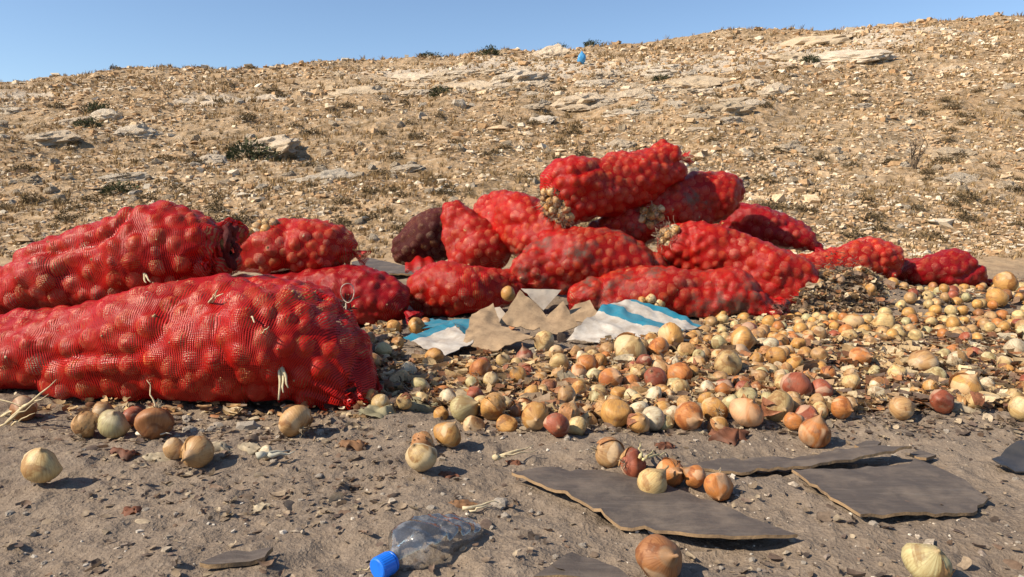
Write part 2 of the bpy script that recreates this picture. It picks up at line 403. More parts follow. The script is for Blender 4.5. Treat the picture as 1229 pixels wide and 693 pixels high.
# ------------------------------------------------------------------ terrain
MOUNDS = []                                   # (x, y, radius x, radius y, height)
def mound(px, py, rx, ry, h):
    p = G(px, py); MOUNDS.append((p.x, p.y, rx, ry, h))
mound(1010, 372, 0.35, 0.35, 0.10); mound(1110, 376, 0.5, 0.3, 0.07); mound(1215, 372, 0.35, 0.3, 0.07)
mound(770, 425, 0.5, 0.35, 0.03); mound(880, 440, 0.4, 0.35, 0.03)
def hill(x, y):
    x, y = np.asarray(x, float), np.asarray(y, float)
    Hc = 8.5 + 0.062 * x + 0.0002 * x * x
    y0 = 7.6 + 0.9 * noise2(x * 0.13, x * 0 + 3.3) - 0.02 * x
    s = (y - y0) / (42 - y0)
    sp = np.clip(s, 0, None)
    rise = np.where(s < 1, sp - 0.10 * sp * (1 - sp) - 0.012 * np.sin(sp * 9), 1 - 1.6 * (sp - 1) ** 2)
    rise = np.where(s > 2.2, 1 - 1.6 * 1.44 - 0.2 * (sp - 2.2), rise)
    soft = sstep(0, 0.06, s)
    n = fbm(x * 0.16, y * 0.16, 3) * 0.30 + fbm(x * 0.7 + 40, y * 0.7, 3, 0.6) * 0.10 + np.abs(fbm(x * 2.2, y * 2.2 + 9, 2)) * 0.05
    return Hc * rise * (0.55 + 0.45 * soft) + soft * n * np.clip(sp * 3 + 0.3, 0, 1)
def base_z(x, y):
    x, y = np.asarray(x, float), np.asarray(y, float)
    z = 0.035 * np.clip(y - 4.2, 0, 4.2) * sstep(4, 6, y) + hill(x, y)
    z = z + 0.022 * fbm(x * 1.1, y * 1.1, 2) * sstep(9, 5, y) * 0.8
    for mx, my, rx, ry, h in MOUNDS:
        z = z + h * np.exp(-((x - mx) / rx) ** 2 - ((y - my) / ry) ** 2)
    return z
def micro(x, y):
    m = 0.010 * fbm(x * 5 + 3, y * 5, 3, 0.6) + 0.0042 * np.abs(fbm(x * 24, y * 24 + 5, 2)) + 0.0026 * noise2(x * 60, y * 60)
    r = noise2(x * 9 + 7, y * 9 + 2)
    m = m - 0.010 * sstep(0.45, 0.75, r)
    m = m + 0.006 * np.clip(noise2(x * 42 + 1, y * 42) - 0.35, 0, 1) * 2
    return m
def gz(x, y): return base_z(x, y) + micro(x, y) * sstep(12, 7, y)
def gz1(x, y): return float(gz(np.array([x]), np.array([y]))[0])
def bz1(x, y): return float(base_z(np.array([x]), np.array([y]))[0])

ys = [-2.5, -1.6, -0.8, -0.2, 0.3, 0.65, 0.9]
while ys[-1] < 95: ys.append(ys[-1] + max(0.0085, ys[-1] * (0.0046 if ys[-1] < 7 else 0.0115)))
ys = np.array(ys)
k0 = int(np.argmin(np.abs(ys - 7.0)))
ss = np.concatenate([np.linspace(-1.3, -0.82, 40)[:-1], np.linspace(-0.82, 0.82, 520), np.linspace(0.82, 1.3, 40)[1:]])
YY, S_ = np.meshgrid(ys, ss, indexing='ij')
XX = S_ * np.maximum(YY + 0.8, 3.0)
ZZ = gz(XX, YY)
def grid_faces(nr, nc):
    i = np.arange(nr - 1)[:, None] * nc + np.arange(nc - 1)[None]
    return np.stack([i, i + 1, i + nc + 1, i + nc], -1).reshape(-1, 4)
def strip(name, a, b, mat, label):
    V = np.stack([XX[a:b], YY[a:b], ZZ[a:b]], -1).reshape(-1, 3)
    o = obj(name, mesh(name, V, grid_faces(b - a, len(ss))), mat)
    return tag(o, kind='structure', label=label)
strip('ground', 0, k0 + 1, M['ground'], 'bare grey brown dusty dirt in front of the hill')
strip('hillside', k0, len(ys), M['hill'], 'dry stony tan hillside rising to the blue sky')

def on_hill(px, py):
    d = ray(px, py)
    t = np.linspace(4, 75, 3000); x, y, z = d.x * t, d.y * t, CAM_H + d.z * t
    hit = np.where(z < base_z(x, y))[0]
    i = hit[0] if len(hit) else int(np.argmin(z - base_z(x, y)))
    return Vector((x[i], y[i], float(base_z(x[i:i + 1], y[i:i + 1])[0])))

# ------------------------------------------------------------------ telling look-alikes apart
USED = {}
def beside(what, px, py, marks, used=USED):
    for mx, my, ph in sorted(marks, key=lambda m: (m[0] - px) ** 2 + ((m[1] - py) * 2) ** 2)[:14]:
        dx, dy = px - mx, (py - my) * 2
        side = ('left of' if dx < 0 else 'right of') if abs(dx) > abs(dy) else ('behind' if dy < 0 else 'before')
        d = math.hypot(dx, dy); far = 'close' if d < 34 else ('just' if d < 75 else 'well')
        lab = f'{what} {far} {side} {ph}'
        if lab not in used and len(lab.split()) <= 16: used[lab] = 1; return lab
    return lab
SLOPE_MARKS = [(298, 184, 'the wide dark green shrub'), (117, 131, 'the two small green shrubs'), (529, 111, 'the lone shrub on the middle slope'), (660, 62, 'the overhanging crest rock'), (160, 156, 'the smooth tan boulder'),
    (828, 97, 'the large smooth bedrock'), (990, 70, 'the dark hollow in the bedrock'), (1097, 190, 'the bare twig bush'), (1139, 83, 'the lone dark grey stone'), (750, 171, 'the white rock above the topmost sack'), (392, 211, 'the low wide ledge'),
    (588, 63, 'the crest shrub'), (145, 227, 'the dull green shrub'), (488, 202, 'the stone above the middle sacks'), (20, 160, 'the cracked slab at the far left'), (930, 106, 'the tan bedrock hump'), (1205, 220, 'the boulder at the right edge'),
    (1150, 183, 'the white rock cluster'), (945, 200, 'the low stone in dry grass'), (1000, 270, 'the sacks at the right shoulder'), (1130, 295, 'the small far right sack'), (450, 280, 'the gap between the sack groups'), (60, 265, 'the back of the humped sack'), (340, 250, 'the torn open sack'), (700, 118, 'the sloping bedrock slab'), (560, 102, 'the slab below the crest shrubs')]
FIELD_MARKS = [(757, 424, 'the large dry onion'), (643, 498, 'the smooth golden onion'), (896, 495, 'the large orange tan onion'), (978, 515, 'the lone orange onion'), (1160, 466, 'the large golden onion amid peels'), (1218, 418, 'the white onion at the edge'),
    (577, 441, 'the onion with a papery tail'), (521, 425, 'the onion before the left sheet'), (806, 417, 'the corner of the banded sheet'), (955, 470, 'the shrivelled red onion'), (1000, 372, 'the rotten heap'), (1130, 348, 'the small far right sack'), (930, 382, 'the tip of the flat sack'),
    (1032, 434, 'the orange onion amid grey litter'), (739, 489, 'the big golden onion'), (1205, 356, 'the top onion of the right heap'), (653, 409, 'the propped cardboard'), (873, 448, 'the pale tan onion'), (1062, 386, 'the pale oval onion'), (460, 420, 'the greenish onion in the shade'), (557, 484, 'the greenish cut onion'), (827, 498, 'the orange onion at the near edge'), (1108, 438, 'the dull tan onion')]

DIRT_MARKS = [(51, 559, 'the lone pale onion'), (137, 502, 'the smooth greenish onion'), (237, 534, 'the touching pair of onions'), (320, 540, 'the tiny white bulb'), (354, 500, 'the tattered tan onion'), (506, 553, 'the pale yellow onion'), (280, 672, 'the small board chip'), (459, 676, 'the blue cap'), (560, 640, 'the crushed bottle'),
    (700, 590, 'the left end of the long board'), (900, 630, 'the right end of the long board'), (791, 664, 'the lone big brown onion'), (1112, 678, 'the whitish peeled onion'), (1070, 595, 'the broad dark board'), (978, 515, 'the lone orange onion'), (880, 560, 'the narrow dark board'), (1210, 550, 'the black plastic scrap'), (155, 606, 'the lone reddish peel'), (300, 600, 'the small white peel'), (620, 545, 'the withered little onion')]
# ------------------------------------------------------------------ stones
def jit_cube(seed):
    r = np.random.default_rng(seed)
    V = np.array([[i, j, k] for i in (-1, 1) for j in (-1, 1) for k in (-1, 1)], float) * 0.6
    V += r.uniform(-0.28, 0.28, V.shape); V[:, 2] *= 0.7
    V[[1, 3, 5, 7], :2] *= r.uniform(0.5, 0.9)
    F = np.array([(0, 1, 3), (0, 3, 2), (4, 6, 7), (4, 7, 5), (0, 4, 5), (0, 5, 1), (2, 3, 7), (2, 7, 6), (0, 2, 6), (0, 6, 4), (1, 5, 7), (1, 7, 3)])
    return V, F
def jit_octa(seed):
    r = np.random.default_rng(seed)
    V = np.array([[1, 0, 0], [0.3, 0.9, 0], [-0.8, 0.5, 0], [-0.7, -0.6, 0], [0.4, -0.9, 0], [0, 0, 0.7], [0.1, 0, -0.5]]) * 0.8
    V += r.uniform(-0.18, 0.18, V.shape)
    F = np.array([(i, (i + 1) % 5, 5) for i in range(5)] + [((i + 1) % 5, i, 6) for i in range(5)])
    return V, F
STONES = [jit_cube(i) for i in range(6)] + [jit_octa(i) for i in range(6)]
def stone_tones(n, pal, spread=0.16):
    pal = np.array(pal); c = pal[RNG.integers(0, len(pal), n)]
    return np.clip(c * RNG.uniform(1 - spread, 1 + spread, (n, 1)), 0.02, 0.8)
HILL_PAL = [(0.56, 0.43, 0.28), (0.50, 0.36, 0.22), (0.45, 0.29, 0.155), (0.60, 0.49, 0.35), (0.42, 0.26, 0.135), (0.54, 0.40, 0.25), (0.36, 0.23, 0.125), (0.48, 0.33, 0.19), (0.62, 0.53, 0.40)]
n = 80000
yy = np.exp(RNG.uniform(math.log(6.8), math.log(45), n)); xx = RNG.uniform(-0.86, 0.86, n) * yy
clump = fbm(xx * 0.35, yy * 0.35, 3)
keep = RNG.uniform(-1.0, 1.0, n) < clump * 1.3 + 0.35
xx, yy = xx[keep], yy[keep]; n = len(xx)
sz = np.exp(RNG.normal(0, 0.5, n)) * (0.0021 * yy + 0.006); sz = np.clip(sz, 0.012, 0.30)
pos = np.stack([xx, yy, gz(xx, yy) + sz * 0.12], -1)
sc3 = sz[:, None] * RNG.uniform([0.8, 0.7, 0.45], [1.5, 1.2, 1.0], (n, 3))
o = obj('hillside_stones', scatter_shapes(STONES, pos, sc3, RNG.uniform(0, 6.28, n), RNG.normal(0, 0.3, n), stone_tones(n, HILL_PAL)).build('hillside_stones'), M['stone'])
tag(o, 'countless small tan and pale stones covering the hillside', kind='stuff')

# gravel and clods on the dirt
n = 12500
yy = np.exp(RNG.uniform(math.log(1.05), math.log(8.5), n)); xx = RNG.uniform(-0.95, 0.95, n) * (yy + 0.2)
keep = RNG.uniform(-0.9, 1.0, n) < fbm(xx * 1.6 + 5, yy * 1.6, 3) + 0.1
xx, yy = xx[keep], yy[keep]; n = len(xx)
sz = np.clip(np.exp(RNG.normal(0, 0.6, n)) * 0.0029, 0.0012, 0.013)
pos = np.stack([xx, yy, gz(xx, yy) + sz * 0.2], -1)
sc3 = sz[:, None] * RNG.uniform([0.8, 0.7, 0.5], [1.5, 1.2, 1.0], (n, 3))
DIRT_PAL = [(0.26, 0.20, 0.15), (0.22, 0.17, 0.13), (0.33, 0.27, 0.20), (0.42, 0.35, 0.27), (0.19, 0.15, 0.12), (0.5, 0.44, 0.36)]
o = obj('gravel', scatter_shapes(STONES, pos, sc3, RNG.uniform(0, 6.28, n), RNG.normal(0, 0.5, n), stone_tones(n, DIRT_PAL)).build('gravel'), M['pebble'])
tag(o, 'fine gravel and crumbs of earth on the dirt', kind='stuff')

def rock_mesh(seed, sub=3, flat=0.55):
    r = np.random.default_rng(seed); bm = bmesh.new()
    bmesh.ops.create_icosphere(bm, subdivisions=sub, radius=1.0)
    V = np.array([v.co[:] for v in bm.verts])
    for k in range(9):                                     # planar breaks
        d = r.normal(size=3); d[2] *= 0.7; d /= np.linalg.norm(d); lim = r.uniform(0.55, 0.9)
        ex = np.clip(V @ d - lim, 0, None); V -= ex[:, None] * d * 0.92
    V *= (1 + 0.22 * noise(V[:, 0] * 2.3 + seed, V[:, 1] * 2.3, V[:, 2] * 3.5) + 0.13 * noise(V[:, 0] * 6, V[:, 1] * 6 + seed, V[:, 2] * 9) - 0.12 * np.clip(1 - 5 * np.abs(noise(V[:, 0] * 2.6, V[:, 1] * 2.6 + seed, V[:, 2] * 2.6)), 0, 1) + 0.06 * noise(V[:, 0] * 14, V[:, 1] * 14, V[:, 2] * 18))[:, None]
    V[:, 2] *= flat
    for v, c in zip(bm.verts, V): v.co = c
    return bm_mesh('rock', bm)
ROCKS = [rock_mesh(i, 4) for i in range(7)]
SMALLROCKS = [rock_mesh(i + 30, 2, 0.7) for i in range(6)]
def put_rock(px, py, wpx, hpx, label, group=None, small=False, cat='rock'):
    p = on_hill(px, py + hpx * 0.35)
    w = wpx * p.y / FPX / 2 * 1.3; h = max(hpx * p.y / FPX * 1.15, 0.04)
    o = obj('limestone_rock' if not small else 'hillside_stone', random.choice(SMALLROCKS if small else ROCKS), M['rock'], loc=(p.x, p.y, p.z - h * 0.12))
    o.scale = (w, max(w * random.uniform(0.5, 0.8), h), h * 1.35); o.rotation_mode = 'ZYX'
    o.rotation_euler = (0.27 + random.uniform(-0.08, 0.08), random.uniform(-0.12, 0.12) - 0.06, random.uniform(0, 6.28) if small else random.choice([0, math.pi]) + random.uniform(-0.5, 0.5))
    if group: label = beside(label, px, py, SLOPE_MARKS)
    return tag(o, label, cat, group)
ROCK_LIST = [
    (658, 62, 44, 13, 'pale overhanging rock on the crest beside a dark shrub'), (322, 168, 82, 24, 'large whitish rock behind the dark shrub on the left slope'),
    (292, 186, 30, 10, 'flat pale slab under the large whitish rock'), (247, 190, 40, 13, 'rounded pale boulder left of the dark shrub'),
    (160, 156, 52, 18, 'smooth tan boulder on the upper left slope'), (128, 138, 40, 14, 'broken pale rock beside two small green shrubs'),
    (88, 146, 44, 9, 'long pale slab left of two small green shrubs'), (60, 163, 56, 12, 'wide cracked pale slab at the far left slope'),
    (150, 211, 50, 9, 'low pale slab above the tall left sack'), (392, 211, 62, 13, 'low wide pale ledge left of the central slope'),
    (14, 132, 30, 10, 'pale ledge at the left edge of the hill'), (750, 171, 28, 11, 'white rock just above the topmost sack'),
    (988, 46, 74, 15, 'pale bedrock bump below the crest to the right'), (1022, 68, 86, 14, 'smooth wide bedrock slab with a dark hollow beside it'),
    (946, 68, 48, 13, 'rugged pale outcrop left of the dark hollow'), (828, 97, 76, 20, 'large smooth pale bedrock in the middle of the outcrop'),
    (930, 106, 46, 18, 'tan bedrock hump right of the outcrop'), (762, 112, 60, 15, 'grooved bedrock slab in the outcrop'),
    (700, 118, 60, 14, 'sloping bedrock slab at the left of the outcrop'), (560, 102, 60, 14, 'pale bedrock slab below the crest shrubs'),
    (500, 92, 66, 13, 'weathered bedrock ledge on the upper middle slope'), (438, 108, 60, 12, 'pale ledge left of the small dark shrub'),
    (620, 90, 60, 14, 'pale bedrock slab under the overhanging rock'), (872, 128, 50, 13, 'low bedrock slab with grass along it'),
    (1139, 83, 20, 9, 'dark grey stone alone on the right slope'), (1148, 183, 40, 16, 'cluster like white rock beside the bare twig bush'),
    (1085, 197, 14, 8, 'bright white stone under the bare twig bush'), (1150, 212, 40, 16, 'rounded dusty boulder on the lower right slope'),
    (876, 219, 34, 10, 'pale stone right of the topmost sacks'), (945, 176, 34, 9, 'low pale stone in dry grass on the right slope'),
    (1038, 126, 18, 6, 'small flat white stone with a dark edge'), (812, 124, 22, 8, 'white flat stone at the foot of the outcrop'),
    (488, 202, 40, 9, 'low pale stone above the middle sacks'), (35, 215, 24, 8, 'small pale rock low on the left slope'),
    (905, 100, 22, 10, 'small rounded rock between bedrock humps'), (1210, 222, 26, 14, 'pale boulder at the right edge of the slope'),
]
for a in ROCK_LIST: put_rock(*a)
for k in range(80):
    px, py = random.gauss(740, 105), random.gauss(112, 20)
    if py < 78 or py > 160: continue
    put_rock(px, py, random.triangular(10, 50, 16), random.uniform(4, 9), random.choice(['pale bedrock slab', 'flat bedrock slab', 'rough bedrock slab']), 'bedrock slabs of the upper slope')
for k in range(24):
    put_rock(random.gauss(545, 60), random.uniform(84, 112), random.triangular(10, 46, 16), random.uniform(4, 8), 'low pale slab', 'slabs below the crest')
for k in range(120):
    put_rock(random.uniform(0, 1229), random.triangular(70, 300, 200), random.uniform(7, 17), random.uniform(4, 8), random.choice(['loose pale stone', 'loose tan stone', 'angular loose stone']), 'larger loose stones on the slope', True, 'stone')

# ------------------------------------------------------------------ dry shrubs and grass on the hill
def tuft(seed, nbl, r, h, cols, spread=1.0, wid=0.02):
    q = random.Random(seed); mb = MB()
    for k in range(nbl):
        a = q.uniform(0, 6.283); d = r * math.sqrt(q.random()) * 0.6; lean = q.uniform(0.1, 1.0) * spread
        b = np.array([math.cos(a) * d, math.sin(a) * d, -0.03 * h])
        L = h * q.uniform(0.6, 1.1)
        tip = b + np.array([math.cos(a) * lean * L, math.sin(a) * lean * L, L * math.sqrt(max(0.1, 1 - min(0.9, lean * lean * 0.7)))])
        s = np.array([-math.sin(a + q.uniform(-1, 1)), math.cos(a + q.uniform(-1, 1)), 0]) * wid * q.uniform(0.6, 1.3)
        mid = (b + tip) / 2 + np.array([0, 0, 0.08 * L])
        mb.add([b - s, b + s, mid + s * 0.8, mid - s * 0.8, tip], [(0, 1, 2), (0, 2, 3), (3, 2, 4)], np.array(q.choice(cols)) * q.uniform(0.7, 1.25))
    return mb
GREEN = [(0.075, 0.085, 0.04), (0.055, 0.065, 0.035), (0.10, 0.095, 0.05)]
BROWN = [(0.15, 0.107, 0.055), (0.115, 0.086, 0.046), (0.20, 0.14, 0.072), (0.095, 0.073, 0.038)]
def bush_mesh(seed, cols, n=420):
    q = random.Random(seed); mb = MB()
    for k in range(n):
        u = q.random(); a = q.uniform(0, 6.283); e = math.asin(q.random())
        rr = (0.72 + 0.4 * q.random()) * (1 + 0.22 * math.sin(a * 3 + seed) + 0.12 * math.sin(a * 5 + e * 3))
        c = np.array([math.cos(a) * math.cos(e) * rr, math.sin(a) * math.cos(e) * rr, math.sin(e) * rr * 0.95])
        d = np.array([q.gauss(0, 1) for _ in range(3)]) * 0.5 + c; d /= np.linalg.norm(d)
        s = np.cross(d, [q.gauss(0, 1) for _ in range(3)]); s /= np.linalg.norm(s); L = q.uniform(0.16, 0.32); w = q.uniform(0.035, 0.08)
        mb.add([c - s * w - d * L * 0.5, c + s * w - d * L * 0.5, c + d * L * 0.7], [(0, 1, 2)], np.array(q.choice(cols)) * q.uniform(0.7, 1.3))
    for k in range(26):
        a = q.uniform(0, 6.28); e = q.uniform(0.2, 1.4)
        t = np.array([math.cos(a) * math.cos(e), math.sin(a) * math.cos(e), math.sin(e)]) * 0.85
        V, F = tube([[0, 0, -0.1], t * 0.5 + [0, 0, 0.05], t], [0.03, 0.02, 0.008], 3); mb.add(V, F, (0.12, 0.09, 0.06))
    return mb.build('dry_shrub')
BUSH_G = [bush_mesh(i, GREEN) for i in range(3)]
BUSH_B = [bush_mesh(i + 10, BROWN, 300) for i in range(4)]
def put_bush(px, py, wpx, hpx, label, group=None, green=True):
    p = on_hill(px, py + hpx * 0.4); w = wpx * p.y / FPX / 2; h = hpx * p.y / FPX
    o = obj('shrub', random.choice(BUSH_G if green else BUSH_B), M['shrub'], loc=(p.x, p.y, p.z - 0.02))
    o.scale = (w, w * 0.8, h * 1.1); o.rotation_euler = (0, 0, random.uniform(-0.5, 0.5))
    if group: label = beside(label, px, py, SLOPE_MARKS)
    return tag(o, label, 'shrub', group)
for a in [(298, 184, 60, 20, 'wide dark green shrub under the large whitish rock'), (117, 131, 28, 11, 'small dark green shrub beside a broken pale rock'),
          (107, 149, 32, 10, 'small green shrub below another one on the left slope'), (529, 111, 28, 10, 'small dark shrub alone on the middle slope'),
          (588, 63, 26, 9, 'dark shrub on the crest left of the overhanging rock'), (516, 67, 26, 5, 'flat dark shrub on the crest above the middle slope'),
          (671, 61, 18, 11, 'dark shrub against the overhanging crest rock'), (710, 52, 20, 6, 'dark shrub standing out on the skyline'),
          (792, 96, 20, 9, 'dark round shrub at the head of the outcrop'), (972, 72, 22, 8, 'dark low shrub in the hollow of the right bedrock'),
          (757, 134, 18, 7, 'small dry green shrub below the outcrop'), (145, 227, 52, 12, 'dull green low shrub above the tall left sack')]:
    put_bush(*a)
for k in range(200):
    py = random.triangular(60, 305, 270); s = 10 + 16 * max(0, (py - 60) / 240) * random.random()
    asp = random.uniform(1.0, 1.9)
    put_bush(random.uniform(0, 1229), py, s * asp, s * 0.42, ('big ' if s > 17 else 'middling ' if s > 13 else 'small ') + ('flat ' if asp > 1.6 else 'rounded ' if asp < 1.3 else '') + 'dry brown shrub', 'dry cushion shrubs on the slope', False)
# bare twig bush
p = on_hill(1097, 203); mb = MB(); q = random.Random(5)
for k in range(7):
    a = q.uniform(0, 6.28); tip = np.array([math.cos(a) * q.uniform(0.1, 0.55), math.sin(a) * 0.2, q.uniform(0.6, 1.1)])
    W = wiggle((0, 0, -0.05), tip, 6, 0.06, q); V, F = tube(W, np.linspace(0.035, 0.01, 6), 4); mb.add(V, F, (0.17, 0.125, 0.085))
    for j in range(5):
        b = W[q.randint(2, 5)]; e = b + np.array([q.uniform(-0.25, 0.25), q.uniform(-0.1, 0.1), q.uniform(0.05, 0.3)])
        V, F = tube(wiggle(b, e, 4, 0.03, q), np.linspace(0.016, 0.006, 4), 3); mb.add(V, F, (0.20, 0.145, 0.10))
o = obj('twig_bush', mb.build('twig_bush'), M['shrub'], loc=(p.x, p.y, p.z)); o.scale = (0.48,) * 3
tag(o, 'leafless dark twig bush standing on the right slope', 'bush')
# dry grass as a mass
TUFTS = []
for i in range(6):
    mb = tuft(i, 9, 0.5, 1.0, [(0.36, 0.24, 0.11), (0.26, 0.165, 0.075), (0.44, 0.31, 0.155), (0.17, 0.11, 0.055)], 0.9, 0.07)
    TUFTS.append((np.vstack(mb.V), np.vstack(mb.F), np.vstack(mb.C)))
n = 19000
yy = np.exp(RNG.uniform(math.log(6.6), math.log(44), n)); xx = RNG.uniform(-0.86, 0.86, n) * yy
keep = RNG.uniform(-1.1, 1.0, n) < -fbm(xx * 0.4, yy * 0.4, 3) + 0.3
xx, yy = xx[keep], yy[keep]; n = len(xx)
hz = (0.0042 * yy + 0.02) * RNG.uniform(0.5, 1.5, n); zz = gz(xx, yy)
gm = MB()
wh = RNG.integers(0, 6, n); tn = RNG.uniform(0.65, 1.25, n)
for b in range(6):
    I = np.where(wh == b)[0]; BV, BF, BC = TUFTS[b]
    W = BV[None] * hz[I][:, None, None] + np.stack([xx[I], yy[I], zz[I]], -1)[:, None]
    gm.add(W.reshape(-1, 3), (BF[None] + (np.arange(len(I)) * len(BV))[:, None, None]).reshape(-1, 3), (BC[None] * tn[I][:, None, None]).reshape(-1, 3))
tag(obj('dry_grass', gm.build('dry_grass'), M['shrub']), 'short dry tan grass between the stones of the hill', kind='stuff')
# blue bag at the top of the slope
p = on_hill(698, 77); bm = bmesh.new(); bmesh.ops.create_icosphere(bm, subdivisions=2, radius=1)
for v in bm.verts:
    c = np.array(v.co); f = 1 + 0.3 * float(noise(c[0:1] * 2, c[1:2] * 2, c[2:3] * 2)[0]); v.co = Vector((c[0] * 0.16 * f, c[1] * 0.14 * f, (c[2] + 0.8) * 0.24 * f))
tag(obj('plastic_bag', bm_mesh('plastic_bag', bm, True), M['bluebag'], loc=p), 'tiny blue plastic bag caught near the top of the slope', 'bag')

# ------------------------------------------------------------------ onions
def onion_mesh(seed, segs=20, rings=13, squat=1.0, neck=1.0, detail=True, dents=1):
    r = np.random.default_rng(seed); V, F = [], []
    R = 0.036
    prof = []
    for i in range(rings + 1):
        a = -math.pi / 2 + math.pi * i / rings
        rr, z = math.cos(a), math.sin(a)
        if a > 0.75: k = (a - 0.75) / (math.pi / 2 - 0.75); rr = rr * (1 - 0.25 * k * neck) + 0.07 * k; z = z + 0.26 * neck * k * k
        if a < -1.1: z = z * 0.97
        if i == 0: rr = 0.07
        prof.append((rr * R, z * R * squat))
    prof.append((0.055 * R * 1.5, (1 + 0.45 * neck) * R * squat)); prof.append((0.02 * R, (1 + 0.5 * neck) * R * squat))
    n = len(prof)
    for i, (rr, z) in enumerate(prof):
        for j in range(segs):
            t = 2 * math.pi * j / segs
            w = 1 + 0.03 * math.sin(2 * t + seed) + 0.018 * math.sin(5 * t + seed * 2) + (0.012 * r.normal() if detail and 1 < i < n - 3 else 0)
            k = max(0, i - rings * 0.75) * 0.0006 * neck
            V.append((rr * w * math.cos(t) + k * math.sin(seed), rr * w * math.sin(t) + k * math.cos(seed), z))
    for i in range(n - 1):
        for j in range(segs):
            a, b = i * segs + j, i * segs + (j + 1) % segs
            F += [(a, b, b + segs), (a, b + segs, a + segs)]
    A_ = np.array(V)
    for q_ in range(dents):
        dv = r.normal(size=3); dv[2] *= 0.6; dv /= np.linalg.norm(dv); lim = R * r.uniform(0.62, 0.86); ex_ = np.clip(A_ @ dv - lim, 0, None); A_ -= ex_[:, None] * dv * 0.8
    A_ *= (1 + 0.05 * noise(A_[:, 0] * 45 + seed, A_[:, 1] * 45, A_[:, 2] * 45))[:, None]
    V = [tuple(v) for v in A_]
    V += [(0, 0, A_[0][2] - 0.0002), tuple(np.mean(V[-segs:], 0) + np.array([0, 0, 0.0004]))]
    for j in range(segs):
        F += [(n * segs, (j + 1) % segs, j), (n * segs + 1, (n - 1) * segs + j, (n - 1) * segs + (j + 1) % segs)]
    return mesh('onion', V, F)
ONIONS = [onion_mesh(i, 22, 14, s, k, True, dn) for i, (s, k, dn) in enumerate([(0.95, 1.0, 1), (0.86, 0.7, 2), (1.02, 1.3, 1), (0.9, 0.45, 3), (0.8, 1.0, 2), (1.0, 0.8, 4), (0.92, 1.1, 5), (1.05, 0.6, 3), (0.85, 0.9, 6)])]
SMALL = [onion_mesh(i + 20, 14, 9, s, 0.6) for i, s in enumerate([0.95, 0.9, 1.0, 0.86])]
for m in ONIONS + SMALL: m.materials.append(M['onion'])
def roots_mesh(seed, n=16, L=0.022):
    q = random.Random(seed); mb = MB()
    for k in range(n):
        a = q.uniform(0, 6.28); e = np.array([math.cos(a) * q.uniform(0.3, 1), math.sin(a) * q.uniform(0.3, 1), -q.uniform(0.4, 1)]) * L
        V, F = tube(wiggle((math.cos(a) * 0.003, math.sin(a) * 0.003, -0.031), np.array([0, 0, -0.033]) + e * 0.8, 4, 0.003, q), np.linspace(0.0009, 0.0004, 4), 3)
        mb.add(V, F, np.array([0.42, 0.33, 0.22]) * q.uniform(0.5, 1.2))
    return mb.build('roots')
ROOTS = [roots_mesh(i) for i in range(4)]
for m in ROOTS: m.materials.append(M['straw'])
def skin_mesh(seed):
    """a torn outer skin that stands off the bulb on one side"""
    r = np.random.default_rng(seed); V, F, C = [], [], []; nu, nv = 12, 9
    a0, aw = r.uniform(0, 6.28), r.uniform(1.0, 1.9)
    tone = np.array([(0.42, 0.20, 0.08), (0.50, 0.29, 0.12), (0.55, 0.40, 0.22), (0.30, 0.12, 0.06)][seed % 4])
    for i in range(nu + 1):
        for j in range(nv + 1):
            u, v = i / nu, j / nv
            t = a0 + aw * (u - 0.5) * (1 - 0.45 * v * abs(math.sin(u * 7 + seed)))
            e = -1.1 + (2.0 + 0.5 * math.sin(u * 5 + seed)) * v
            lift = 1.03 + 0.10 * max(0, abs(u - 0.5) * 2 - 0.5) ** 1.2 * 2 + 0.14 * max(0, v - 0.7)
            V.append((0.036 * lift * math.cos(e) * math.cos(t), 0.036 * lift * math.cos(e) * math.sin(t), 0.036 * lift * 0.93 * math.sin(e)))
            C.append(tone * (0.8 + 0.35 * r.random()))
    F = grid_faces(nu + 1, nv + 1)
    keep = r.random(len(F)) > 0.07
    return mesh('loose_skin', V, F[keep], True, col=np.array(C))
SKINS = [skin_mesh(i) for i in range(6)]
for m in SKINS: m.materials.append(M['peel'])
COLS = dict(golden=(0.47, 0.25, 0.07), orange=(0.44, 0.17, 0.045), tan=(0.42, 0.25, 0.105), pale=(0.50, 0.355, 0.155), greenish=(0.43, 0.37, 0.185), red=(0.28, 0.075, 0.035), brown=(0.29, 0.125, 0.045), white=(0.53, 0.45, 0.30))
def put_onion(x, y, d, colour, label, group=None, parts=0, z=None, tilt=None, rng=random):
    k = d / 0.072
    mi = rng.randrange(4 if (label and group is None) else len(ONIONS))
    o = bpy.data.objects.new('onion', ONIONS[mi]); COL.objects.link(o)
    zb = gz1(x, y) if z is None else z
    o.location = (x, y, zb + 0.0335 * k); o.scale = (k, k, k * rng.uniform(0.88, 1.0))
    if tilt is None: tilt = (rng.uniform(-1.9, 1.9), rng.uniform(-1.9, 1.9), rng.uniform(0, 6.28))
    o.rotation_euler = tilt
    c = np.array(COLS[colour]) * rng.uniform(0.85, 1.15); o.color = (*np.clip(c, 0, 0.85), 1)
    tag(o, label, 'onion', group)
    if parts >= 1:
        r = bpy.data.objects.new('roots', rng.choice(ROOTS)); COL.objects.link(r); r.parent = o
        if mi == 4: r.location = (0, 0, 0.004)
    if parts >= 2:
        s = bpy.data.objects.new('loose_skin', rng.choice(SKINS)); COL.objects.link(s); s.parent = o; s.rotation_euler = (0, 0, rng.uniform(0, 6.28))
        s.scale = (1.02, 1.02, 0.98)
    return o

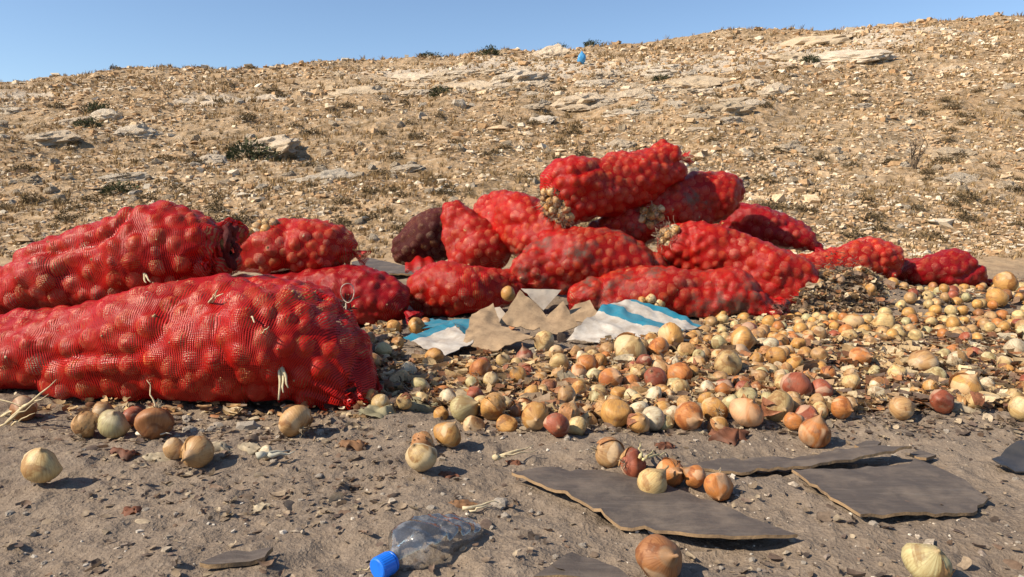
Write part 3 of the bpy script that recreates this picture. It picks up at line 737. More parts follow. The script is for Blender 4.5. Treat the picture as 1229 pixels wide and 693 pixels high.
# ------------------------------------------------------------------ sacks
def catmull(Pn, n):
    Pn = np.asarray(Pn, float); k = len(Pn)
    E = np.vstack([2 * Pn[0] - Pn[1], Pn, 2 * Pn[-1] - Pn[-2]])
    out = []
    for u in np.linspace(0, k - 1, n):
        i = min(int(u), k - 2); t = u - i
        a, b, c, d = E[i], E[i + 1], E[i + 2], E[i + 3]
        out.append(0.5 * (2 * b + (c - a) * t + (2 * a - 5 * b + 4 * c - d) * t * t + (3 * b - a - 3 * c + d) * t ** 3))
    return np.array(out)
CAMV = np.array([0, 0, CAM_H])
def make_bag(label, pts, mat, step=0.010, seed=0, ref=(0, 0, 1), holes=(), pleat=0.03, caps=(0.09, 0.09), orad=(0.030, 0.037), lump=0.026, ground=True, fill=1.0, dome=1.0, tmax=1.0):
    r = np.random.default_rng(100 + seed); rs = random.Random(seed)
    ctl = np.array([[*P(px, py, Y), rw, rh] for px, py, Y, rw, rh in pts])
    c0 = catmull(ctl, 60); seg = np.linalg.norm(np.diff(c0[:, :3], axis=0), axis=1); L = seg.sum()
    nr = max(24, int(L / step)); c = catmull(ctl, nr)
    S = np.concatenate([[0], np.cumsum(np.linalg.norm(np.diff(c[:, :3], axis=0), axis=1))]); L = S[-1]
    cap = np.ones(nr)
    a, b = caps
    cap *= np.sqrt(np.clip(1 - np.clip(1 - (S + 0.003) / a, 0, 1) ** 2, 0, 1)) * np.sqrt(np.clip(1 - np.clip(1 - (L + 0.003 - S) / b, 0, 1) ** 2, 0, 1))
    rmean = float(np.mean(c[:, 3:5])); nc = max(28, int(2 * math.pi * rmean / step))
    T = np.gradient(c[:, :3], axis=0); T /= np.linalg.norm(T, axis=1)[:, None]
    sd_ = np.cross(T, np.array(ref, float)); sd_ /= np.linalg.norm(sd_, axis=1)[:, None]; up = np.cross(sd_, T)
    th = np.linspace(0, 2 * math.pi, nc, endpoint=False)
    ct, st = np.cos(th), np.sin(th)
    pw = 0.86
    ex, ey = np.sign(ct) * np.abs(ct) ** pw, np.sign(st) * np.abs(st) ** pw
    RW, RH = (c[:, 3] * cap)[:, None], (c[:, 4] * cap)[:, None]
    if pleat:
        pl_ = 0.30 if pleat > 0.05 else 0.2
        e = np.maximum(np.clip((S - (L - pl_)) / pl_, 0, 1), 0.8 * np.clip((0.2 - S) / 0.2, 0, 1))[:, None] ** 1.3
        f = 1 + pleat * e * (np.sin(th * 11 + 2 * np.sin(th * 2))[None] + 0.5 * np.sin(th * 19 + 1)[None])
        RW, RH = RW * f, RH * f
    B = c[:, None, :3] + sd_[:, None] * (RW * ex[None])[..., None] + up[:, None] * (RH * ey[None])[..., None]
    def normals(B):
        du = np.gradient(B, axis=0); dv = np.roll(B, -1, 1) - np.roll(B, 1, 1)
        N = np.cross(dv, du); N /= np.linalg.norm(N, axis=2)[..., None] + 1e-9
        out = B - c[:, None, :3]
        return N * np.sign((N * out).sum(-1).mean())
    N = normals(B)
    B = B + N * (lump * (noise(B[..., 0] * 5 + seed, B[..., 1] * 5, B[..., 2] * 5) + 0.45 * noise(B[..., 0] * 11, B[..., 1] * 11 + seed, B[..., 2] * 11) - 0.85 * np.clip(1 - 3 * np.abs(noise(B[..., 0] * 3.1 + seed, B[..., 1] * 3.1, B[..., 2] * 3.1)), 0, 1) ** 2 + 0.1) * cap[:, None])[..., None]
    if ground:
        gl = base_z(B[..., 0], B[..., 1]) + 0.004
        B[..., 2] = np.where(B[..., 2] < gl + 0.02, gl + 0.02 * np.exp(np.clip((B[..., 2] - gl - 0.02) / 0.02, -12, 0)), B[..., 2])
    N = normals(B)
    # onions under the net
    flatB, flatN = B.reshape(-1, 3), N.reshape(-1, 3)
    hole_pts = [(B[int(t * (nr - 1)), int(a / 360 * nc) % nc], rr) for t, a, rr in holes]
    view = CAMV - flatB; view /= np.linalg.norm(view, axis=1)[:, None]
    cand = np.where(((flatN * view).sum(1) > -0.15) & (flatN[:, 2] > -0.75) & np.repeat((cap > 0.45) & (S / L <= tmax), nc))[0]
    area = np.linalg.norm(np.cross(np.gradient(B, axis=0), np.roll(B, -1, 1) - B), axis=2).reshape(-1)[cand]
    order = r.choice(cand, size=min(len(cand), 5000), replace=False, p=area / area.sum())
    acc = np.zeros((0, 3)); rads = np.zeros(0)
    for i in order:
        ro = r.uniform(*orad); ce = flatB[i] - flatN[i] * (ro * 0.97 + r.uniform(0, 0.005))
        if len(acc) and np.any(((acc - ce) ** 2).sum(1) < (0.84 * (rads + ro)) ** 2): continue
        if r.random() > fill: continue
        acc = np.vstack([acc, ce]); rads = np.append(rads, ro)
    for i in r.choice(cand, size=min(len(cand), 3500), replace=False, p=area / area.sum()):
        ro = r.uniform(0.019, 0.028) * orad[1] / 0.037; ce = flatB[i] - flatN[i] * (ro * 0.97 + r.uniform(0.002, 0.010))
        if np.any(((acc - ce) ** 2).sum(1) < (0.88 * (rads + ro)) ** 2): continue
        acc = np.vstack([acc, ce]); rads = np.append(rads, ro)
    root = empty('onion_sack', (float(c[:, 0].mean()), float(c[:, 1].mean()), bz1(float(c[:, 0].mean()), float(c[:, 1].mean()))))
    off = np.array(root.location)
    for ce, ro in zip(acc, rads):
        o = bpy.data.objects.new('onion', rs.choice(SMALL)); COL.objects.link(o); o.parent = root
        o.location = ce - off; k = ro / 0.036; o.scale = (k, k, k * 0.97); o.rotation_euler = (rs.uniform(-2, 2), rs.uniform(-2, 2), rs.uniform(0, 6))
        q = np.array(COLS[rs.choice(['golden', 'golden', 'tan', 'pale', 'pale', 'white'])]) * rs.uniform(0.95, 1.2); o.color = (*np.clip(q, 0, 0.85), 1)
    # net pulled over them
    h = np.full(len(flatB), -0.42 * np.mean(rads) * dome)
    for ce, ro in zip(acc, rads):
        near = np.where(np.abs(flatB - ce).max(1) < ro * 1.6)[0]
        w = flatB[near] - ce; al = (w * flatN[near]).sum(1); l2 = (w * w).sum(1) - al * al
        ok = l2 < (ro * 0.99) ** 2
        hh = np.where(ok, np.sqrt(np.clip((ro * 1.0) ** 2 - l2, 0, None)) - al, -9)
        h[near] = np.maximum(h[near], hh)
    H = h.reshape(nr, nc); H0 = H.copy()
    for it in range(max(4, int(0.0007 / step ** 2))):
        Hs = (np.roll(H, 1, 1) + np.roll(H, -1, 1) + np.vstack([H[:1], H[:-1]]) + np.vstack([H[1:], H[-1:]])) / 4
        H = np.maximum(0.5 * H + 0.5 * Hs, H0)
    W = B + N * (H + 0.0022)[..., None]
    loose = np.clip((H - H0) / 0.006, 0, 1)
    rid = 1 - np.abs(noise(B[..., 0] * 16 + 3, B[..., 1] * 16, B[..., 2] * 22 + seed)) * 2.2
    W = W + N * (0.006 * np.clip(rid, 0, 1) ** 2 * (0.35 + 0.65 * loose))[..., None]
    W = W + N * (0.0016 * noise(B[..., 0] * 55, B[..., 1] * 55, B[..., 2] * 55 + seed))[..., None]
    F = []
    I = np.arange(nr - 1)[:, None] * nc; J = np.arange(nc)[None]; J2 = (J + 1) % nc
    F = np.stack([I + J, I + J2, I + nc + J2, I + nc + J], -1).reshape(-1, 4)
    FC = W.reshape(-1, 3)[F].mean(1)
    keep = np.ones(len(F), bool)
    for hp, rr in hole_pts:
        dd = np.linalg.norm(FC - hp, axis=1) + 0.35 * rr * noise(FC[:, 0] * 22, FC[:, 1] * 22, FC[:, 2] * 22)
        keep &= dd > rr
    uv = np.stack([np.repeat(S[:, None], nc, 1), np.repeat((th * rmean)[None], nr, 0)], -1).reshape(-1, 2)
    # the wrap-around column keeps its own v by a seam of repeated vertices
    Wf = W.reshape(-1, 3); seam = len(Wf) + np.arange(nr)
    Wf = np.vstack([Wf, W[:, 0]]); uv = np.vstack([uv, np.stack([S, np.full(nr, 2 * math.pi * rmean)], -1)])
    Fq = F.reshape(nr - 1, nc, 4).copy(); Fq[:, -1, 1] = seam[:-1]; Fq[:, -1, 2] = seam[1:]
    F = Fq.reshape(-1, 4)[keep]
    obj('net', mesh('net', Wf - off, F, True, uv=uv), mat, root)
    # dark shell behind the outer layer, its colour standing in for shade between onions
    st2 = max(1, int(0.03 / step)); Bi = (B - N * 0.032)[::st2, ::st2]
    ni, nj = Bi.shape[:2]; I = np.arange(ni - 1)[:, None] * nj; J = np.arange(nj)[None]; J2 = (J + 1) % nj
    obj('shade_shell', mesh('shade_shell', Bi.reshape(-1, 3) - off, np.stack([I + J, I + J2, I + nj + J2, I + nj + J], -1).reshape(-1, 4)), M['core'], root)
    tag(root, label, 'sack', 'red net sacks of onions')
    root_info = dict(root=root, off=off, B=B, N=N, W=W, nr=nr, nc=nc, S=S, L=L, holes=hole_pts)
    return root_info
def surf(bi, t, ang):
    i, j = int(t * (bi['nr'] - 1)), int((ang % 360) / 360 * bi['nc']) % bi['nc']
    return bi['W'][i, j], bi['N'][i, j]
def surf_px(bi, px, py):
    """the visible surface point of a sack that lies nearest to a place in the photograph"""
    W = bi['W'].reshape(-1, 3); u, v = proj(W[:, 0], W[:, 1], W[:, 2]); N = bi['N'].reshape(-1, 3)
    vis = ((CAMV - W) * N).sum(1) > 0
    d = (u - px) ** 2 + (v - py) ** 2 + np.where(vis, 0, 1e6); i = int(np.argmin(d)); return W[i], N[i]
def spill(bi, n, rr, idx=0, seed=0, roots=140, size=(0.026, 0.034)):
    """bare onions and dry roots in a torn opening"""
    q = random.Random(seed); hp = bi['holes'][idx][0]; W = bi['B'].reshape(-1, 3); Nf = bi['N'].reshape(-1, 3)
    I = np.where(np.linalg.norm(W - hp, axis=1) < rr)[0]; done = []
    for k in range(400):
        if len(done) >= n: break
        i = I[q.randrange(len(I))]; r_ = q.uniform(*size); p = W[i] - Nf[i] * r_ * 0.45
        if any(np.linalg.norm(p - a) < (b + r_) * 0.85 for a, b in done): continue
        done.append((p, r_)); o = bpy.data.objects.new('onion', q.choice(SMALL)); COL.objects.link(o); o.parent = bi['root']; o.location = p - bi['off']
        s = r_ / 0.036; o.scale = (s, s, s); o.rotation_euler = (q.uniform(-2, 2), q.uniform(-2, 2), 0)
        o.color = (*(np.array(COLS[q.choice(['golden', 'pale', 'tan', 'golden'])]) * q.uniform(0.9, 1.15)), 1)
    if roots:
        mb = MB()
        for k in range(roots):
            i = I[q.randrange(len(I))]; b = W[i] - bi['off'] + Nf[i] * q.uniform(-0.01, 0.012)
            e = b + Nf[i] * q.uniform(0.0, 0.03) + np.array([q.gauss(0, 0.02) for _ in range(3)])
            V, F = tube(wiggle(b, e, 4, 0.006, q), 0.0013, 3); mb.add(V, F, np.array([(0.30, 0.22, 0.14), (0.14, 0.10, 0.07), (0.44, 0.35, 0.24), (0.09, 0.065, 0.05)][q.randrange(4)]))
        tag(obj('dry_roots', mb.build('dry_roots'), M['straw'], bi['root']), kind='stuff')

BAG = {}
BAG['A'] = make_bag('largest red net sack of onions lying in front with a pleated gathered end',
    [(-150, 442, 2.52, .16, .12), (0, 428, 2.48, .19, .145), (110, 424, 2.45, .22, .175), (240, 415, 2.42, .24, .218), (330, 416, 2.40, .24, .212), (380, 430, 2.37, .20, .172), (412, 455, 2.32, .135, .110), (444, 484, 2.26, .06, .022)],
    M['net_near'], 0.0068, 1, pleat=0.06, tmax=0.93, caps=(0.1, 0.03), lump=0.022, orad=(0.033, 0.041))
BAG['B'] = make_bag('humped red net sack with a dark rolled mouth lying behind the largest sack',
    [(-120, 372, 2.95, .16, .13), (0, 350, 2.95, .17, .13), (70, 338, 2.92, .19, .15), (135, 320, 2.9, .21, .185), (195, 308, 2.9, .22, .205), (245, 302, 2.88, .17, .16), (276, 296, 2.86, .10, .095)],
    M['net_near'], 0.0078, 2, caps=(0.1, 0.03), lump=0.028, orad=(0.033, 0.040))
BAG['C'] = make_bag('red net sack tied with white string squeezed between front sack and tall hump',
    [(170, 386, 2.86, .15, .15), (240, 385, 2.84, .18, .17), (320, 383, 2.8, .18, .175), (375, 384, 2.78, .16, .15), (413, 386, 2.74, .07, .09)], M['net'], 0.009, 3, orad=(0.031, 0.038), caps=(0.1, 0.06))
BAG['D'] = make_bag('red net sack torn open on top behind the humped sack',
    [(268, 303, 4.0, .10, .11), (300, 300, 4.0, .18, .15), (355, 297, 4.0, .20, .155), (402, 299, 4.0, .17, .135), (426, 303, 3.98, .09, .10)], M['net_c'], 0.010, 4, holes=[(0.36, 62, 0.075)], ground=False)
BAG['E'] = make_bag('dusty red net sack lying on the dirt under the torn one beside a dark panel',
    [(280, 366, 4.05, .14, .14), (340, 360, 3.98, .18, .16), (410, 356, 3.88, .19, .158), (458, 362, 3.8, .16, .14), (487, 374, 3.72, .08, .09)], M['net_b'], 0.010, 5)
BAG['F'] = make_bag('dark maroon sack at the back of the pile beside a pointed red sack',
    [(470, 306, 5.3, .10, .07), (492, 295, 5.3, .16, .15), (530, 283, 5.35, .19, .20), (575, 280, 5.4, .14, .17)], M['net_dark'], 0.011, 6, lump=0.035, dome=0.9)
BAG['G'] = make_bag('pointed red net sack standing upright at the left of the pile',
    [(582, 330, 4.66, .21, .17), (570, 300, 4.72, .205, .17), (553, 272, 4.78, .145, .12), (545, 252, 4.82, .07, .07), (543, 243, 4.84, .03, .03)], M['net'], 0.010, 7, ref=(0, 1, 0), caps=(0.1, 0.03))
BAG['H'] = make_bag('bulky red net sack leaning back between the pointed sack and the topmost sack',
    [(578, 246, 5.05, .12, .10), (598, 260, 4.95, .19, .175), (630, 274, 4.72, .22, .215), (668, 294, 4.5, .18, .175), (695, 315, 4.3, .08, .08)], M['net_c'], 0.010, 8, ground=False)
BAG['I'] = make_bag('low red net sack on the dirt behind the left white sheet',
    [(488, 362, 4.02, .08, .08), (525, 351, 4.05, .17, .15), (575, 349, 4.05, .18, .152), (620, 346, 4.12, .11, .11), (640, 345, 4.15, .06, .07)], M['net'], 0.010, 9)
BAG['J'] = make_bag('red net sack with a soiled dark top in the middle of the pile',
    [(612, 338, 4.12, .10, .10), (655, 322, 4.18, .18, .165), (715, 314, 4.25, .20, .178), (770, 324, 4.25, .16, .14), (800, 332, 4.25, .08, .08)], M['net_dirty'], 0.010, 10)
BAG['K'] = make_bag('long flat red net sack in front of the pile behind the blue striped sheet',
    [(680, 364, 3.92, .08, .07), (740, 356, 3.96, .15, .115), (835, 351, 3.96, .19, .142), (895, 360, 3.9, .16, .125), (938, 378, 3.78, .06, .05)], M['net_dirty'], 0.010, 11, holes=[(0.34, 345, 0.06)])
BAG['L'] = make_bag('big red net sack slanting down to the right in front of the pile',
    [(790, 288, 4.32, .10, .09), (825, 298, 4.36, .18, .165), (880, 316, 4.3, .20, .185), (938, 338, 4.2, .19, .17), (988, 352, 4.1, .09, .10)], M['net'], 0.009, 12, holes=[(0.02, 40, 0.07)])
BAG['M'] = make_bag('red net sack with a torn hole showing onions just under the topmost sack',
    [(708, 290, 4.55, .08, .08), (755, 268, 4.68, .18, .15), (820, 247, 4.8, .20, .185), (868, 238, 4.85, .16, .155), (890, 243, 4.88, .08, .10)], M['net_dirty'], 0.010, 13, holes=[(0.30, 8, 0.062)], ground=False)
BAG['N'] = make_bag('topmost red net sack of the pile with its open end full of roots',
    [(655, 240, 4.42, .15, .15), (686, 232, 4.48, .20, .205), (740, 222, 4.58, .17, .172), (785, 203, 4.66, .17, .165), (818, 190, 4.70, .13, .14)], M['net'], 0.009, 14, holes=[(0.015, 300, 0.125)], ground=False, caps=(0.07, 0.06))
BAG['O'] = make_bag('red net sack lying behind the pile at its right shoulder',
    [(862, 266, 5.25, .12, .12), (908, 272, 5.2, .19, .15), (950, 284, 5.12, .15, .11), (980, 298, 5.0, .05, .05)], M['net_b'], 0.011, 15, ground=False)
BAG['P'] = make_bag('half empty red net sack sagging beside the heap of rotten onions',
    [(925, 316, 4.8, .10, .07), (985, 318, 4.85, .14, .095), (1045, 311, 4.9, .17, .14), (1082, 322, 4.9, .10, .10)], M['net_c'], 0.010, 16)
BAG['Q'] = make_bag('small dusty red net sack farthest to the right',
    [(1076, 333, 5.0, .08, .07), (1105, 327, 5.0, .17, .13), (1150, 327, 5.0, .17, .13), (1184, 337, 5.0, .08, .07)], M['net_b'], 0.010, 17)
spill(BAG['D'], 9, 0.08, 0, 1, 60); spill(BAG['N'], 15, 0.13, 0, 2, 320); spill(BAG['M'], 10, 0.07, 0, 3, 120); spill(BAG['L'], 4, 0.08, 0, 4, 160); spill(BAG['K'], 6, 0.06, 0, 5, 60)

def neck(bi, end, mat, n=36, L=0.06):
    W = bi['B']; i = 0 if end == 0 else -1; k = 3 if end == 0 else -4
    c0, c1 = W[i].mean(0), W[k].mean(0); d = c0 - c1; d /= np.linalg.norm(d) + 1e-9
    s1 = np.cross(d, [0, 0, 1]); s1 /= np.linalg.norm(s1); s2 = np.cross(s1, d); rows = []
    for a in range(10):
        u = a / 9; row = []
        for b in range(n + 1):
            t = 2 * math.pi * b / n; r_ = (0.020 - 0.012 * math.sin(min(1, u * 2.2) * math.pi) + 0.030 * u * u) * (1 + 0.35 * u * math.sin(t * 6 + 1) + 0.2 * math.sin(t * 3))
            p = c0 - d * 0.03 + d * (L + 0.03) * u + (s1 * math.cos(t) + s2 * math.sin(t) * 0.7) * r_ + np.array([0, 0, -0.02 * u * u]) + d * 0.012 * u * math.sin(t * 5 + 2)
            p[2] = max(p[2], bz1(p[0], p[1]) + 0.006); row.append(p)
        rows.append(row)
    V = np.array(rows); uv = np.stack(np.meshgrid(np.arange(10) * 0.009, np.arange(n + 1) * 0.006, indexing='ij'), -1).reshape(-1, 2)
    obj('tied_neck', mesh('tied_neck', V.reshape(-1, 3) - bi['off'], grid_faces(10, n + 1), True, uv=uv), mat, bi['root'])
for k_, e_, m_ in (('I', 0, 'net'), ('K', 1, 'net_dirty'), ('Q', 1, 'net_b'), ('O', 1, 'net_b'), ('E', 1, 'net_b'), ('H', 1, 'net_c'), ('J', 0, 'net_dirty'), ('N', 1, 'net'), ('D', 1, 'net_c')): neck(BAG[k_], e_, M[m_])
# gathered hem, rolled mouth, string and sprouts of the front sacks
def net_sheet(name, rows, bi, mat):
    V = np.array(rows); nr, nc = V.shape[:2]
    uv = np.stack(np.meshgrid(np.arange(nr) * 0.012, np.arange(nc) * 0.012, indexing='ij'), -1).reshape(-1, 2)
    return obj(name, mesh(name, V.reshape(-1, 3) - bi['off'], grid_faces(nr, nc), True, uv=uv), mat, bi['root'])
A = BAG['A']
Bb = BAG['B']; rows = []
ce = np.array(P(277, 294, 2.845)); 
for i in range(14):
    a2 = 2 * math.pi * i / 13
    row = []
    for j in range(41):
        a1 = 2 * math.pi * j / 40; R0 = 0.056 * (1 + 0.14 * math.sin(3 * a1)); rr = 0.013 * (1 + 0.45 * math.sin(5 * a1 + 1 + a2) + 0.3 * math.sin(9 * a1 + 2 * a2) + 0.25 * math.sin(17 * a1 - a2))
        rad_ = R0 + rr * math.cos(a2)
        row.append(ce + np.array([0.022 * math.sin(a1) * 0 + rr * math.sin(a2) + 0.01 * math.sin(4 * a1), -rad_ * math.cos(a1) * 0.75, rad_ * math.sin(a1) * 1.25]))
    rows.append(row)
net_sheet('rolled_mouth', rows, Bb, M['net_dark'])
def sprout(bi, px, py, ends, name='sprout', r=0.004, tone=(0.62, 0.52, 0.33)):
    p, nrm = surf_px(bi, px, py); mb = MB(); q = random.Random(int(px))
    for e in ends:
        tip = np.array(P(e[0], e[1], p[1] - 0.05)); V, F = tube(wiggle(p - nrm * 0.01, tip, 6, 0.004, q), np.linspace(r, r * 0.35, 6), 5); mb.add(V - bi['off'], F, np.array(tone) * q.uniform(0.8, 1.1))
    obj(name, mb.build(name, True), M['straw'], bi['root'])
sprout(A, 338, 442, [(341, 472), (335, 480), (346, 465)], r=0.0065); sprout(A, 250, 362, [(262, 348), (268, 352), (258, 352)]); sprout(A, 302, 376, [(306, 388)]); sprout(A, 315, 398, [(322, 392)], r=0.003)
sprout(Bb, 172, 330, [(180, 338), (176, 341)], r=0.006)
C_ = BAG['C']; mb = MB(); 
ts = np.linspace(0, 2 * math.pi, 22); cen = np.array(P(417, 352, 2.66))
V, F = tube(np.stack([cen[0] + 0.024 * np.cos(ts), np.full(22, cen[1]) + 0.01 * np.sin(ts * 2), cen[2] + 0.035 * np.sin(ts)], -1), 0.0018, 5); mb.add(V - C_['off'], F, (0.6, 0.5, 0.4))
for e in [(413, 385), (419, 388), (409, 380)]:
    V, F = tube(wiggle(P(415, 364, 2.66), P(*e, 2.64), 5, 0.004), 0.0022, 5); mb.add(V - C_['off'], F, (0.62, 0.53, 0.40))
obj('string_tie', mb.build('string_tie', True), M['straw'], C_['root'])
mb = MB(); q = random.Random(3)
for k in range(40):
    b = np.array(P(412 + q.uniform(-6, 8), 374 + q.uniform(-14, 14), 2.67)); V, F = tube(wiggle(b, b + np.array([q.gauss(0, 0.02), q.gauss(0, 0.01), q.gauss(0, 0.025)]), 4, 0.004, q), 0.0025, 4); mb.add(V - C_['off'], F, np.array((0.06, 0.035, 0.03)) * q.uniform(0.6, 2))
obj('frayed_end', mb.build('frayed_end'), M['straw'], C_['root'])
# little scrap of net left of the pile
rows = []
for i in range(14):
    row = []
    for j in range(22):
        u, w = i / 13, j / 21; p = np.array(P(486 + 42 * w, 326 - 18 * math.sin(math.pi * u) ** 0.7 * (0.5 + 0.5 * math.sin(math.pi * w)), 5.0 + 0.2 * u)); p[2] += 0.012 * math.sin(w * 17 + u * 4); row.append(p)
    rows.append(row)
V = np.array(rows); sc_uv = np.stack(np.meshgrid(np.arange(14) * 0.012, np.arange(22) * 0.012, indexing='ij'), -1).reshape(-1, 2)
tag(obj('net_scrap', mesh('net_scrap', V.reshape(-1, 3), grid_faces(14, 22), True, uv=sc_uv), M['net_dirty']), 'crumpled scrap of red netting at the foot of the maroon sack', 'netting')

# ------------------------------------------------------------------ torn sheets, boards, bottle
def sheet(name, outline, mat, thick, seed=0, wrinkle=0.006, tear=0.004, label=None, cat=None, group=None, edge=None, uvframe=None, crease=0.6):
    """outline: 3-D corner points in order; gives a closed sheet with real thickness"""
    q = np.random.default_rng(seed); pts = [np.array(p, float) for p in outline]; ring = []
    for a, b in zip(pts, pts[1:] + pts[:1]):
        n = max(2, int(np.linalg.norm(b - a) / 0.02))
        for i in range(n): ring.append(a + (b - a) * i / n + (q.normal(0, tear, 3) if i else 0) * (0.4 if q.random() < 0.7 else 1.3))
    ring = np.array(ring); cen = ring.mean(0); nrm = np.zeros(3)
    for a, b in zip(ring, np.roll(ring, -1, 0)): nrm += np.cross(a - cen, b - cen)
    nrm /= np.linalg.norm(nrm)
    if nrm[2] < 0: nrm = -nrm; ring = ring[::-1].copy()
    e1 = ring[len(ring) // 3] - cen; e1 -= nrm * (e1 @ nrm); e1 /= np.linalg.norm(e1); e2 = np.cross(nrm, e1)
    R2 = np.stack([(ring - cen) @ e1, (ring - cen) @ e2], 1); off = (ring - cen) @ nrm
    lo, hi = R2.min(0), R2.max(0); gs = max(0.011, math.sqrt(np.prod(hi - lo) / 1500))
    gx, gy = np.meshgrid(np.arange(lo[0], hi[0], gs), np.arange(lo[1], hi[1], gs)); g2 = np.stack([gx.ravel(), gy.ravel()], 1) + q.uniform(-0.3, 0.3, (gx.size, 2)) * gs
    inside = np.zeros(len(g2), bool)
    for a, b in zip(R2, np.roll(R2, -1, 0)):
        c_ = (a[1] > g2[:, 1]) != (b[1] > g2[:, 1]); inside ^= c_ & (g2[:, 0] < (b[0] - a[0]) * (g2[:, 1] - a[1]) / (b[1] - a[1] + 1e-12) + a[0])
    dm = np.sqrt(((g2[:, None] - R2[None]) ** 2).sum(-1)); g2 = g2[inside & (dm.min(1) > gs * 0.5)]
    all2 = np.vstack([R2, g2]); nR = len(R2)
    cv, ce_, cf, *_ = delaunay_2d_cdt([Vector(p) for p in all2], [(k, (k + 1) % nR) for k in range(nR)], [], 1, 1e-6)
    c2d = np.array([v[:] for v in cv]); dd = ((c2d[:, None] - R2[None]) ** 2).sum(-1) + 1e-7; w = dd ** -1.5; hh = (w * off[None]).sum(1) / w.sum(1)
    d = wrinkle * (noise(c2d[:, 0] * 9 + seed, c2d[:, 1] * 9, 0.5) + 0.5 * noise(c2d[:, 0] * 26, c2d[:, 1] * 26 + seed, 1.5))
    cr = 1 - np.abs(noise(c2d[:, 0] * 7 + seed * 3, c2d[:, 1] * 7, 4.5)) * 4
    d = d + wrinkle * crease * np.clip(cr, 0, 1)
    co = c2d[:, :1] * e1 + c2d[:, 1:] * e2 + (hh + d)[:, None] * nrm
    bm = bmesh.new(); vs = [bm.verts.new(p) for p in co]
    for f in cf: bm.faces.new([vs[k] for k in f])
    top = bm.faces[:]
    ret = bmesh.ops.extrude_face_region(bm, geom=top)
    newv = [g for g in ret['geom'] if isinstance(g, bmesh.types.BMVert)]; topset = set(g for g in ret['geom'] if isinstance(g, bmesh.types.BMFace))
    for v in newv: v.co += Vector(nrm * thick)
    bmesh.ops.recalc_face_normals(bm, faces=bm.faces[:])
    me_uv = bm.loops.layers.uv.new('UVMap')
    if uvframe is not None:
        o_, u_, v_ = [np.array(x, float) for x in uvframe]
        for fc in bm.faces:
            for lp in fc.loops:
                w = np.array(lp.vert.co) + cen - o_
                A2 = np.stack([u_ - o_, v_ - o_], 1); sol = np.linalg.lstsq(A2, w, rcond=None)[0]; lp[me_uv].uv = sol
    if edge is not None:
        for fc in bm.faces:
            if abs(fc.normal.dot(Vector(nrm))) < 0.6: fc.material_index = 1
    m = bm_mesh(name, bm, True); m.set_sharp_from_angle(angle=0.7); m.materials.append(mat)
    if edge is not None: m.materials.append(edge)
    o = obj(name, m, None, loc=cen)
    return tag(o, label, cat, group)
def gpoly(pxs, lift=0.012):
    out = []
    for a in pxs:
        p = G(a[0], a[1], 0.01); p.z = bz1(p.x, p.y) + lift + (a[2] if len(a) > 2 else 0); out.append(p)
    return out
sheet('dark_board', gpoly([(614, 574, .012), (662, 562), (725, 566), (800, 582), (870, 608), (957, 652, .006), (905, 655, .012), (850, 654, .016), (800, 642, .004), (745, 634, .004), (705, 612, .010), (650, 590, .014)], 0.010), M['slab'], 0.0065, 1, 0.0035, 0.0026,
      'long dark board with frayed tan edge behind the lone brown onion', 'board', edge=M['edge'])
sheet('dark_board', gpoly([(950, 569, .010), (1030, 562), (1108, 556), (1158, 578), (1186, 601), (1168, 622), (1100, 627, .006), (1032, 631, .010), (1005, 612, .010)], 0.010), M['slab'], 0.0065, 2, 0.0035, 0.0026,
      'broad dark board with broken corners lying at the right', 'board', edge=M['edge'])
sheet('dark_board', gpoly([(806, 562), (862, 551), (960, 545), (1045, 541, .015), (1094, 546, .02), (1040, 554, .02), (965, 563, .01), (890, 567)], 0.008), M['slab'], 0.0065, 3, 0.0035, 0.0026,
      'narrow dark board half buried behind the broad one', 'board', edge=M['edge'])
sheet('dark_board', gpoly([(640, 702), (686, 671), (712, 678), (742, 690), (760, 704)], 0.006), M['slab'], 0.012, 4, 0.003, 0.002, 'dark board fragment at the bottom edge beside the lone brown onion', 'board', edge=M['edge'])
sheet('board_chip', gpoly([(240, 683), (272, 669), (328, 665), (318, 677), (262, 685)], 0.006), M['slab'], 0.008, 5, 0.002, 0.002, 'small dark board chip lying left of the bottle', 'board chip', edge=M['edge'])
sheet('board_chip', gpoly([(1026, 531), (1040, 527), (1058, 529), (1052, 534), (1032, 534)], 0.004), M['slab'], 0.007, 6, 0.001, 0.0015, 'small dark chip right of the lone orange onion', 'board chip', edge=M['edge'])
sheet('board_chip', gpoly([(1092, 543), (1104, 540), (1124, 546), (1112, 549)], 0.004), M['slab'], 0.007, 7, 0.001, 0.0015, 'small dark chip beyond the broad dark board', 'board chip', edge=M['edge'])
sheet('dark_board', [on_hill(a, b) + Vector((0, 0, 0.02)) for a, b in [(422, 320), (442, 314), (502, 328), (498, 335), (452, 334), (424, 327)]], M['slab'], 0.012, 8, 0.004, 0.003, 'dark grey flat panel lying behind the dusty sack', 'board', edge=M['edge'])
def crumple(name, pxs, lab, seed):
    o = sheet(name, gpoly(pxs, 0.012), M['darkplastic'], 0.003, seed, 0.022, 0.004, lab, 'plastic')
    return o
crumple('black_plastic_scrap', [(1190, 556), (1206, 549, .012), (1226, 545, .02), (1262, 552, .02), (1240, 569, .0), (1208, 566, .0)], 'crumpled black plastic scrap at the right edge', 21)

def P3(px, py, Y): return np.array(P(px, py, Y))
